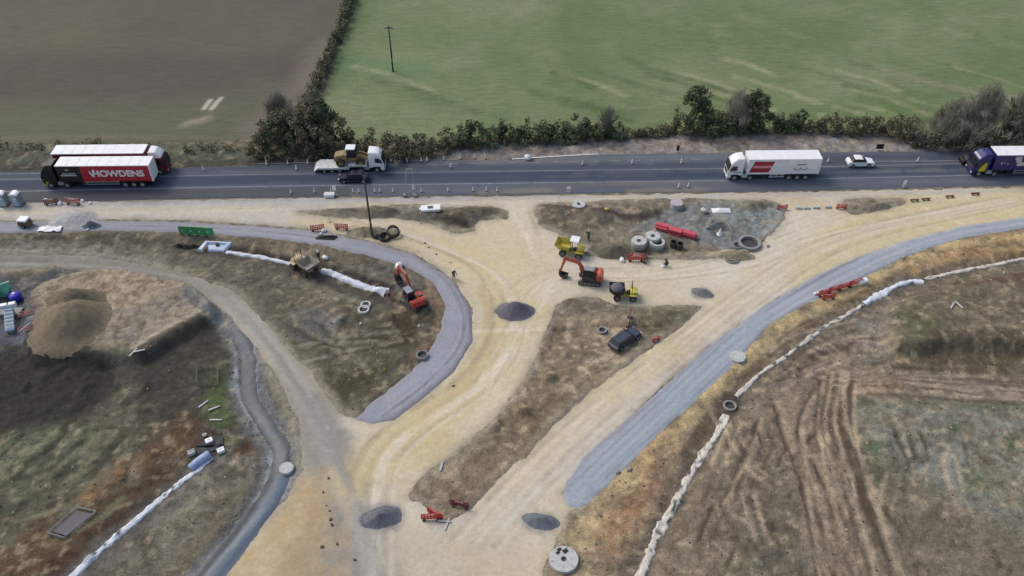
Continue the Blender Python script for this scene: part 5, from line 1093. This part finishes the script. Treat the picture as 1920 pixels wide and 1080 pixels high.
T.name = 'inclined_feeder'
T = thing('mixer_frame', 'pale grey platform with rails behind the inclined feeder', 'platform', 22, 590, 0); MB().box(-1.4, 1.5, -.7, .7, .5, .7).build('deck', CONCG, T, .03)
for x in (-1.2, 1.3):
    for y in (-.5, .5): MB().box(x-.06, x+.06, y-.06, y+.06, 0, .5).build('leg', STEEL, T)
T.name = 'work_platform'
for px, py, l, a in ((52, 592, 'faded red frame with a raised pole in the plant yard', 1), (52, 622, 'faded pink folded frame in the plant yard nearest the stockpile', 0)):
    T = thing('scaffold_frame', l, 'frame', px, py, .3); m = MB()
    for k in range(4): m.tube([(-.9, -.4+.26*k, .1+.1*(k % 2)), (.9, -.4+.26*k, .2)], .05, 5)
    m.tube([(-.9, -.5, .15), (-.9, .5, .15)], .05, 5).tube([(.9, -.5, .2), (.9, .5, .2)], .05, 5); m.build('frame', PINK, T)
    if a: MB().tube([(.5, .2, .1), (.35, .6, 1.9)], .05, 5).build('pole', DWHITE, T)
    else: MB().tube([(-.7, -.5, .2), (.7, .5, .6)], .06, 5).build('brace', DWHITE, T)
T = thing('plastic_sheeting', 'crumpled white sheeting on the ground between generator and slate heap', 'sheeting', 93, 431, 0)
T.name = 'white_sheet'; m = MB()
m.add([(x*.42-1.6, y*.3-.6, .12+.22*math.sin(x*2.3+y)*math.cos(y*1.7+x)+.1) for y in range(5) for x in range(9)], [(y*9+x, y*9+x+1, y*9+x+10, y*9+x+9) for y in range(4) for x in range(8)]); m.build('sheet', WHITE, T, sm=True)
T = thing('grey_arch_frame', 'pale bent pipe arch over the dark hollow in the grey patch', 'pipe arch', 1356, 450, .1)
MB().tube([(-1.6, 2.8, .3), (-.2, 2.9, 1.1), (.9, 2.6, 1.3), (1.3, 1.2, 1.1), (1.2, -.2, .1)], .08, 7).build('pipe', CONCG, T, sm=True); T.name = 'pipe_arch'
MB().box(-1.8, -1.4, 2.6, 3.0, 0, .4).build('anchor_block', CONCG, T)
T = thing('white_tripod', 'pointed white cone standing in the dark hollow of the grey patch', 'marker', 1349, 440); MB().lathe([(.35, 0), (.3, .15), (.1, 1.0), (.001, 1.15)], 10).build('body', WHITE, T); MB().box(-.4, .4, -.4, .4, 0, .06).build('base', DWHITE, T); T.name = 'marker_cone'
T = thing('fleece_heap', 'low white crumpled fleece near the top of the grey patch', 'fleece', 1351, 395); m = MB()
m.add([(x*.35-1.3, y*.28-.5, .05+.35*math.sin(math.pi*x/8)*math.sin(math.pi*y/4)*(1+.4*math.sin(x*2.1+y*3))) for y in range(5) for x in range(9)], [(y*9+x, y*9+x+1, y*9+x+10, y*9+x+9) for y in range(4) for x in range(8)]); m.build('fleece', WHITE, T, sm=True)
heap('rounded pale soil mound at the right foot of the grey patch', 1385, 478, 2.6, 1.0, .8, S(160, 148, 122), name='soil_mound', cat='soil mound')
heap('steep brown mound of soil right of the yellow dumper', 1150, 470, 3.0, 1.5, 1.3, S(116, 110, 96), name='soil_mound', cat='soil mound')
# survey stakes
for px, py in ((694, 645), (699, 655), (697, 665), (708, 670), (716, 690), (700, 705), (722, 700), (706, 718)):
    T = thing('survey_stake', 'short pale yellow survey stake in the soil inside the left gravel road', 'stake', px, py, rnd.uniform(0, 3), 'survey stakes'); MB().box(-.03, .03, -.03, .03, -.1, .75).build('stake', WOOD, T); MB().box(-.09, .09, -.04, .04, .55, .8).build('painted_top', YEL, T)
# loose dark stones on the haul roads
CLOD = pm('dry_clod', S(104, 94, 78), .95, dirt=.4)
for k, (px, py) in enumerate(((797, 456), (804, 464), (818, 477), (845, 492), (616, 897), (606, 923), (612, 948), (618, 958), (620, 974), (622, 984), (604, 1026), (632, 1020), (665, 1050), (850, 724), (1180, 880), (1158, 885), (1693, 484), (1440, 462))):
    mt_ = CLOD if k < 14 else CONCG; m = MB(); v = [(math.cos(a)*(.3+.1*math.sin(a*3+k)), math.sin(a)*(.22+.06*math.cos(a*2+k)), z*.3) for z in (0, .6) for a in np.linspace(0, 5.5, 8)]+[(0, 0, .28)]
    m.add(v, [(i, (i+1) % 8, (i+1) % 8+8, i+8) for i in range(8)]+[(i+8, (i+1) % 8+8, 16) for i in range(8)]); o = m.build('stone', mt_, None, .03)
    tag(o, 'loose dark clod lying on the pale haul road' if k < 14 else ['grey boulder at edge of the lower gravel road end', 'small grey boulder left of its larger neighbour at the gravel road end', 'grey boulder at the upper gravel road verge', 'grey boulder at the edge of the central grey patch'][k-14], 'stone', 'loose clods on the haul road' if k < 14 else None); put(o, px, py, k); s = rnd.uniform(.35, .7) if k < 14 else 1.1; o.scale = (s, s, s)
# ================================================================ PEOPLE
def person(label, px, py, rz, jacket, trousers, hat, crouch=False, arms=(.2, .2)):
    T = thing('person', label, 'person', px, py, rz)
    if crouch: J = dict(p=(0, 0, .48), c=(.18, 0, .82), n=(.3, 0, 1.0), h=(.36, 0, 1.12), kl=(.38, .16, .5), kr=(.36, -.16, .5), al=(.05, .16, .08), ar=(.08, -.16, .08))
    else: J = dict(p=(0, 0, .93), c=(.02, 0, 1.3), n=(.02, 0, 1.48), h=(.04, 0, 1.62), kl=(.06, .12, .5), kr=(0, -.12, .5), al=(.08, .14, .08), ar=(-.06, -.14, .08))
    def skin(name, joints, edges, mat, parent, root=0):
        me = bpy.data.meshes.new(name); me.from_pydata([j[0] for j in joints], edges, []); o = bpy.data.objects.new(name, me); link(o)
        md = o.modifiers.new('s', 'SKIN'); me.skin_vertices[0].data[root].use_root = True
        for i, j in enumerate(joints): me.skin_vertices[0].data[i].radius = (j[1], j[1] if len(j) < 3 else j[2])
        o.modifiers.new('u', 'SUBSURF').levels = 1
        dg = bpy.context.evaluated_depsgraph_get(); dg.update(); m2 = bpy.data.meshes.new_from_object(o.evaluated_get(dg)); m2.name = name
        bpy.data.objects.remove(o); m2.materials.clear(); m2.materials.append(mat); q = bpy.data.objects.new(name, m2); link(q, parent); return q
    p, c, n, h = (Vector(J[k]) for k in 'pcnh')
    sl, sr = c+Vector((0, .19, .08)), c+Vector((0, -.19, .08))
    el, er = sl+Vector((arms[0], .07, -.27)), sr+Vector((arms[1], -.07, -.27)); wl, wr = el+Vector((arms[0]+.1, -.02, -.2)), er+Vector((arms[1]+.1, .02, -.2))
    hl, hr = p+Vector((0, .1, -.04)), p+Vector((0, -.1, -.04))
    jj = [(p, .13), (c, .15), (n, .055), (h, .095), (h+Vector((.01, 0, .12)), .07), (sl, .07), (el, .045), (wl, .033), (sr, .07), (er, .045), (wr, .033),
          (hl, .095), (Vector(J['kl']), .06), (Vector(J['al']), .045), (Vector(J['al'])+Vector((.17, .01, -.04)), .035), (hr, .095), (Vector(J['kr']), .06), (Vector(J['ar']), .045), (Vector(J['ar'])+Vector((.17, -.01, -.04)), .035), (h+Vector((.11, 0, .02)), .018)]
    ed = [(0, 1), (1, 2), (2, 3), (3, 4), (1, 5), (5, 6), (6, 7), (1, 8), (8, 9), (9, 10), (0, 11), (11, 12), (12, 13), (13, 14), (0, 15), (15, 16), (16, 17), (17, 18), (3, 19)]
    for W_, s in ((7, 1), (10, -1)):
        b = jj[W_][0]
        for k in range(4): jj.append((b+Vector((.10+.01*(k % 2), s*(-.035+.023*k), -.1+.01*k)), .0095)); ed.append((W_, len(jj)-1))
        jj.append((b+Vector((.07, -s*.06, -.03)), .0105)); ed.append((W_, len(jj)-1))
    B = skin('body', jj, ed, SKIN, T)
    skin('jacket', [(p+Vector((0, 0, .02)), .15), (c, .18), (n-Vector((0, 0, .04)), .085), (sl, .09), (el, .062), (wl, .05), (sr, .09), (er, .062), (wr, .05)], [(0, 1), (1, 2), (1, 3), (3, 4), (4, 5), (1, 6), (6, 7), (7, 8)], jacket, T)
    skin('trousers', [(p, .14), (hl, .11), (Vector(J['kl']), .08), (Vector(J['al']), .066), (hr, .11), (Vector(J['kr']), .08), (Vector(J['ar']), .066)], [(0, 1), (1, 2), (2, 3), (0, 4), (4, 5), (5, 6)], trousers, T)
    m = MB(); m.lathe([(.155, .04), (.135, .05), (.13, .12), (.09, .19), (.001, .215)], 14); m.v = [(x*1.1+h.x, y+h.y, z+h.z) for x, y, z in m.v]; m.build('helmet', hat, T, sm=True)
    m = MB(); [m.box(h.x+.085, h.x+.1, s*.035-.012, s*.035+.012, h.z+.0, h.z+.014) for s in (-1, 1)]; m.build('eyes', BLACK, B)
    return T
person('person in dark workwear with tan helmet, standing behind the yellow dumper', 1103, 449, -2.4, DCLO, DCLO, pm('tan_helmet', S(196, 180, 160), .4, dirt=.1))
person('person in dark workwear crouching on haul road beside a white bag', 1251, 499, 2.9, DCLO, DCLO, BLACK, crouch=True)
person('person in pink-white jacket and white helmet at the fleece end by the excavator', 731, 560, 2.6, pm('pale_pink_jacket', S(214, 180, 184), .8, dirt=.1), DRED, WHITE)
person('person in dark jacket with white helmet, on the left gravel road edge', 851, 523, -1.0, DCLO, pm('grey_trousers', S(90, 96, 110), .9), WHITE)
person('person with white helmet beside the trench, right of the dusty dumper', 599, 488, -1.8, pm('olive_jacket', S(86, 88, 76), .9), DCLO, WHITE)
# ================================================================ HEDGES AND TREES
def foliage(name, pos, nor, size, cols, parent=None, mat=None, thin=None):
    n = len(pos); a = npr.normal(size=(n, 3)); a -= (a*nor).sum(1, keepdims=True)*nor; a /= np.linalg.norm(a, axis=1, keepdims=True)+1e-9; b = np.cross(nor, a)
    if thin is not None:
        a = np.stack([npr.normal(size=n)*.45, npr.normal(size=n)*.45, np.abs(npr.normal(size=n))+.5], 1); a /= np.linalg.norm(a, axis=1, keepdims=True); b = np.cross(a, npr.normal(size=(n, 3))); b /= np.linalg.norm(b, axis=1, keepdims=True); b = b*thin/np.maximum(size, .01)[:, None]
    s = size[:, None]; v = np.stack([pos-a*s-b*s*.6, pos+a*s*.2-b*s*.9*(1 if thin is None else .6), pos+a*s, pos-a*s*.1+b*s*.9*(1 if thin is None else .6)], 1).reshape(-1, 3).astype(np.float32)
    me = bpy.data.meshes.new(name); me.vertices.add(4*n); me.vertices.foreach_set('co', v.ravel()); me.loops.add(4*n); me.loops.foreach_set('vertex_index', np.arange(4*n, dtype=np.int32))
    me.polygons.add(n); me.polygons.foreach_set('loop_start', np.arange(0, 4*n, 4, dtype=np.int32)); me.polygons.foreach_set('loop_total', np.full(n, 4, np.int32)); me.update(calc_edges=True)
    at = me.attributes.new('Col', 'FLOAT_COLOR', 'POINT'); c = np.ones((4*n, 4), np.float32); c[:, :3] = np.repeat(cols, 4, 0); at.data.foreach_set('color', c.ravel())
    me.materials.append(mat or M_LEAF); o = bpy.data.objects.new(name, me); link(o, parent); return o
EVG = [np.array(S(100, 114, 84))*1., np.array(S(128, 136, 98)), np.array(S(80, 92, 72))]
BARE = [np.array(S(150, 148, 134)), np.array(S(176, 172, 156)), np.array(S(122, 120, 108))]
IVY = [np.array(S(116, 120, 94)), np.array(S(142, 134, 108)), np.array(S(98, 96, 78))]
def clumps(C, dens, pal, lsz, seed, hollow=.35):
    """C: list of (x,y,z, rx,rz); leaf quads scattered through every clump volume"""
    r = np.random.RandomState(seed); Ps = []; Ns = []; Ss = []; Cs = []
    for (x, y, z, rx, rz) in C:
        n = int(dens*(rx*rx*rz)**.667)+6; d = r.normal(size=(n, 3)); d /= np.linalg.norm(d, axis=1, keepdims=True); q = (hollow+(1-hollow)*r.rand(n)**.5)
        q *= 1+.22*np.sin(d[:, 0]*5+x)*np.cos(d[:, 1]*4+y)
        p = np.array([x, y, z])+d*q[:, None]*np.array([rx, rx, rz]); k = p[:, 2] > .02; p = p[k]; d = d[k]; n = len(p)
        if not n: continue
        nn = d+r.normal(size=(n, 3))*.6; nn /= np.linalg.norm(nn, axis=1, keepdims=True); tone = r.rand(); base = pal[0]*(1-tone)+pal[1+int(r.rand() > .5)]*tone
        Ps.append(p); Ns.append(nn); Ss.append(lsz*(.6+.8*r.rand(n))); Cs.append(base*(.75+.5*r.rand(n, 1)))
    return np.concatenate(Ps), np.concatenate(Ns), np.concatenate(Ss), np.concatenate(Cs)
BARK = pm('bark', S(92, 84, 70), .95, dirt=.3, dirtcol=S(60, 62, 50))
def limbs(m, p, d, l, r, depth, rr, tips):
    q = p+d*l*.5+Vector((rr.uniform(-.1, .1), rr.uniform(-.1, .1), 0))*l; e = p+d*l; m.tube([p, q, e], r, 6, r*.62, cap=False)
    if depth == 0: tips.append(e); return
    for k in range(rr.choice((2, 3, 3))):
        a = rr.uniform(0, 6.28); nd = (d+Vector((math.cos(a), math.sin(a), rr.uniform(-.1, .5)))*rr.uniform(.5, .85)).normalized(); limbs(m, e, nd, l*rr.uniform(.62, .82), r*.58, depth-1, rr, tips)
def tree(label, px, py, h, r, kind='evergreen', seed=1, name='tree', stem=.3, dens=1., top=False):
    rr = random.Random(seed); T = thing(name, label, 'tree' if h > 3.6 else 'bush', px, py); m = MB(); tips = []
    limbs(m, Vector((0, 0, -.3)), Vector((rr.uniform(-.06, .06), rr.uniform(-.06, .06), 1)).normalized(), h*stem+.3, .05*h**.8+.03, 3, rr, tips); m.build('trunk', BARK, T)
    C = []
    if kind == 'bare':
        for k in range(int(16+h*2)):
            a = rr.uniform(0, 6.28); q = rr.random()**.5; z = rr.uniform(.35, 1)*h; f = math.sin(math.pi*min(1, (z/h-.15)/.95)**.8); C.append((math.cos(a)*r*q*.8*f, math.sin(a)*r*q*.8*f, z*.88, r*.38, h*.2))
        p, n, s, c = clumps(C, 150*dens, BARE, .6, seed, 0.); foliage('crown', p, n, s, c, T, thin=.022)
    else:
        for k in range(int(20+h*2.4)):
            a = rr.uniform(0, 6.28); q = rr.random()**.6; z = (rr.uniform(.5, .93) if top else rr.uniform(.18, .93))*h; f = (math.sin(math.pi*min(1, (z/h)**1.1*.94+.03)))**.6
            C.append((math.cos(a)*r*q*.85*f, math.sin(a)*r*q*.85*f, z, r*rr.uniform(.2, .38), r*rr.uniform(.2, .36)))
        p, n, s, c = clumps(C, 230*dens, EVG if kind == 'evergreen' else IVY, .13, seed, .1); foliage('crown', p, n, s, c, T)
    return T
def hedge(label, pts, kind, seed, dens=1., name='hedgerow'):
    """pts: (px, py, height, half width) along the hedge; a growing mass of many shrubs"""
    rr = random.Random(seed); C = []; c0_ = G(pts[len(pts)//2][0], pts[len(pts)//2][1])
    for a, b in zip(pts[:-1], pts[1:]):
        A, B = Vector(G(a[0], a[1])), Vector(G(b[0], b[1])); n = max(2, int((B-A).length/.5))
        for k in range(n):
            t = (k+rr.random())/n; p = A.lerp(B, t); h = (a[2]+(b[2]-a[2])*t)*rr.uniform(.72, 1.15); wd = (a[3]+(b[3]-a[3])*t)
            z = .5
            while z < h:
                C.append((p.x+rr.uniform(-.8, .8)-c0_[0], p.y+rr.uniform(-1, 1)*wd-c0_[1], z, rr.uniform(.5, .95), rr.uniform(.45, .9))); z += rr.uniform(.6, 1.1)
    T = thing(name, label, 'hedge', xyz=(c0_[0], c0_[1], zat(*c0_)))
    thin = kind == 'bare'; pal = dict(evergreen=EVG, ivy=IVY, bare=BARE)[kind]
    p, n, s, c = clumps(C, (120 if not thin else 95)*dens, pal, .15 if not thin else .5, seed, .25 if not thin else 0)
    foliage('growth', p, n, s, c, T, thin=.026 if thin else None)
    m = MB()
    for x, y, z, _, _ in C[::5]:
        m.tube([(x, y, -.2), (x+rr.uniform(-.3, .3), y+rr.uniform(-.3, .3), max(.8, z))], .06, 5, .025, cap=False)
    m.build('stems', BARK, T); return T
hedge('tall tangled dark thicket left of the low loader, beside the worked field', [(470, 288, 2.8, 2), (505, 284, 4.6, 3), (550, 278, 6.2, 4), (605, 278, 6.2, 4), (650, 284, 4.2, 2.8)], 'ivy', 3, 1.0, 'thicket')
hedge('grey leafless growth in the back of the dark thicket', [(500, 262, 2.8, 2), (540, 240, 4.5, 2.5), (580, 225, 5.0, 2.5), (610, 215, 4.4, 2)], 'bare', 4, .8, 'thicket')
hedge('low dark hedge behind the low loader cab, between thicket and field corner', [(640, 288, 3.4, 2.6), (700, 291, 3.0, 3.0), (770, 289, 2.8, 2.8), (830, 279, 2.4, 2), (858, 275, 2.6, 1.6)], 'ivy', 5)
hedge('dark hedge with pointed tops along the field, above the white kerb line', [(858, 273, 3.4, 1.8), (930, 268, 3.0, 1.5), (1010, 265, 3.0, 1.5), (1090, 262, 3.2, 1.5), (1160, 258, 2.8, 1.4)], 'evergreen', 6)
hedge('thin low hedge between the grey ball-shaped tree and the tall field tree', [(1160, 258, 1.6, .8), (1220, 254, 1.6, .8), (1270, 250, 2.0, 1)], 'ivy', 7)
hedge('dark hedge under the tall field trees beyond the white lorry', [(1270, 251, 3.6, 1.5), (1350, 248, 3.6, 1.7), (1430, 245, 3.2, 1.5), (1500, 246, 2.8, 1.4)], 'evergreen', 8)
hedge('brownish ragged hedge beyond the white triangle sign', [(1500, 246, 2.4, 1.3), (1560, 248, 2.6, 1.5), (1640, 252, 3.0, 1.6), (1710, 258, 3.6, 2)], 'ivy', 9, .8)
hedge('deep grey leafless scrub at upper right behind the navy lorry', [(1690, 262, 3.0, 2), (1740, 268, 5.0, 3), (1800, 272, 6.4, 4), (1870, 272, 6.8, 4.5), (1960, 272, 6.6, 4.5)], 'bare', 10, .8, 'scrub')
hedge('dark undergrowth at the foot of the leafless scrub at upper right', [(1700, 270, 2.2, 1.4), (1780, 275, 2.8, 1.6), (1860, 276, 3.0, 1.6), (1960, 276, 3.0, 1.6)], 'ivy', 12, .8, 'undergrowth')
hedge('straight brown boundary hedge running away between ploughed field and green field', [(575, 215, 2.6, 1.4), (590, 175, 2.4, 1.4), (606, 140, 2.4, 1.4), (624, 100, 2.4, 1.4), (644, 50, 2.4, 1.4), (662, 0, 2.4, 1.4), (680, -60, 2.4, 1.4)], 'ivy', 13, .55)
tree('tall dark evergreen column at the right side of the thicket', 616, 268, 8.6, 1.5, 'evergreen', 21, 'evergreen_tree')
tree('dark ivy-clad tree in the middle of the thicket', 585, 272, 8.0, 2.4, 'ivy', 22, 'ivy_clad_tree')
tree('broad dark tree at left of the thicket behind the road', 535, 272, 6.4, 2.6, 'ivy', 23, 'ivy_clad_tree')
tree('round evergreen bush at the left end of the thicket', 497, 285, 3.6, 1.5, 'evergreen', 24, 'evergreen_bush')
tree('leafless grey-brown tree behind the dark thicket on the left', 530, 235, 6.0, 2.6, 'bare', 25, 'bare_tree')
tree('tall crooked evergreen with spreading top standing above the hedge, left of the pair', 1297, 249, 8.8, 2.3, 'evergreen', 26, 'pine_tree', .33, 1.1, True)
tree('slim dark evergreen touching the right of the tall crooked one', 1318, 248, 6.4, 1.3, 'evergreen', 27, 'evergreen_tree')
tree('dark spreading evergreen with a mushroom crown, right of the tall crooked one', 1408, 245, 7.6, 2.4, 'evergreen', 28, 'pine_tree', .33, 1.1, True)
tree('hazy leafless tree between the two tall evergreens', 1378, 244, 7.4, 2.6, 'bare', 29, 'bare_tree')
tree('small round-headed leafless tree in the middle hedge', 1136, 256, 5.6, 1.7, 'bare', 30, 'bare_tree')
tree('small dark evergreen at the right of the hedge, beyond the white lorry rear', 1497, 246, 4.4, 1.0, 'evergreen', 31, 'evergreen_tree')
for px, h, l in ((880, 4.2, 'first'), (942, 3.4, 'second'), (1030, 3.6, 'third'), (1095, 4.0, 'fourth')): tree('%s from the left of the upright dark bushes in the middle hedge' % l, px, 264, h, 1.0, 'evergreen', int(px), 'evergreen_bush', dens=.9)
tree('tall leafless tree rising from the scrub, leftmost at upper right', 1770, 262, 7.6, 3.0, 'bare', 33, 'bare_tree')
tree('tallest leafless tree in the scrub above the navy lorry cab', 1825, 258, 9.6, 3.8, 'bare', 34, 'bare_tree')
tree('leafless tree in the scrub nearest the right edge of the picture', 1900, 260, 9.0, 3.6, 'bare', 35, 'bare_tree')
tree('dark ivy-covered tree inside the scrub at the right edge', 1885, 270, 6.4, 2.0, 'ivy', 36, 'ivy_clad_tree')
hedge('low scrubby bank growth on the near side of the left worked field', [(-40, 278, .55, .8), (120, 276, .5, .9), (300, 280, .5, .9), (440, 284, .8, 1.0)], 'ivy', 14, .3, 'verge_growth')
# scattered clods as ground litter over the bare soil
r = np.random.RandomState(5); J, I = np.nonzero((rd < -.3) & (np.maximum(sd_pl, sd_grs) < -1) & (Y < 103) & (np.abs(X) < 85) & (np.repeat(np.diff(ys, append=ys[-1]+1)[:, None], NX, 1) < .3))
k = r.choice(len(J), 9000, replace=False); J = J[k]; I = I[k]; px_ = X[J, I]+r.rand(9000)*.29; py_ = Y[J, I]+r.rand(9000)*.25; pz = Zb[J, I]; V = []; Fc = []; Cc = []
cl = FINE[J, I]
for x, y, z, q, g in zip(px_, py_, pz, r.rand(9000), cl):
    s = .04+.13*q**5+.03*(g > .2); n = len(V); a0 = q*40
    V += [(x+s*math.cos(a0+t), y+s*.8*math.sin(a0+t), z-.03) for t in (0, 1.57, 3.14, 4.71)]+[(x+s*.2, y+.1*s, z+s*.75)]; Fc += [(n, n+1, n+4), (n+1, n+2, n+4), (n+2, n+3, n+4), (n+3, n, n+4)]
    c = (S(150, 138, 114) if q < .45 else S(92, 84, 70)) if q < .985 else S(190, 184, 170); Cc += [c]*5
o = MB().add(V, Fc).build('soil_clods', M_SOIL); at = o.data.attributes.new('Col', 'FLOAT_COLOR', 'POINT'); c = np.ones((len(V), 4), np.float32); c[:, :3] = Cc; at.data.foreach_set('color', c.ravel())
tag(o, 'loose clods and stones scattered over the bare churned soil', 'soil clods', kind='stuff')
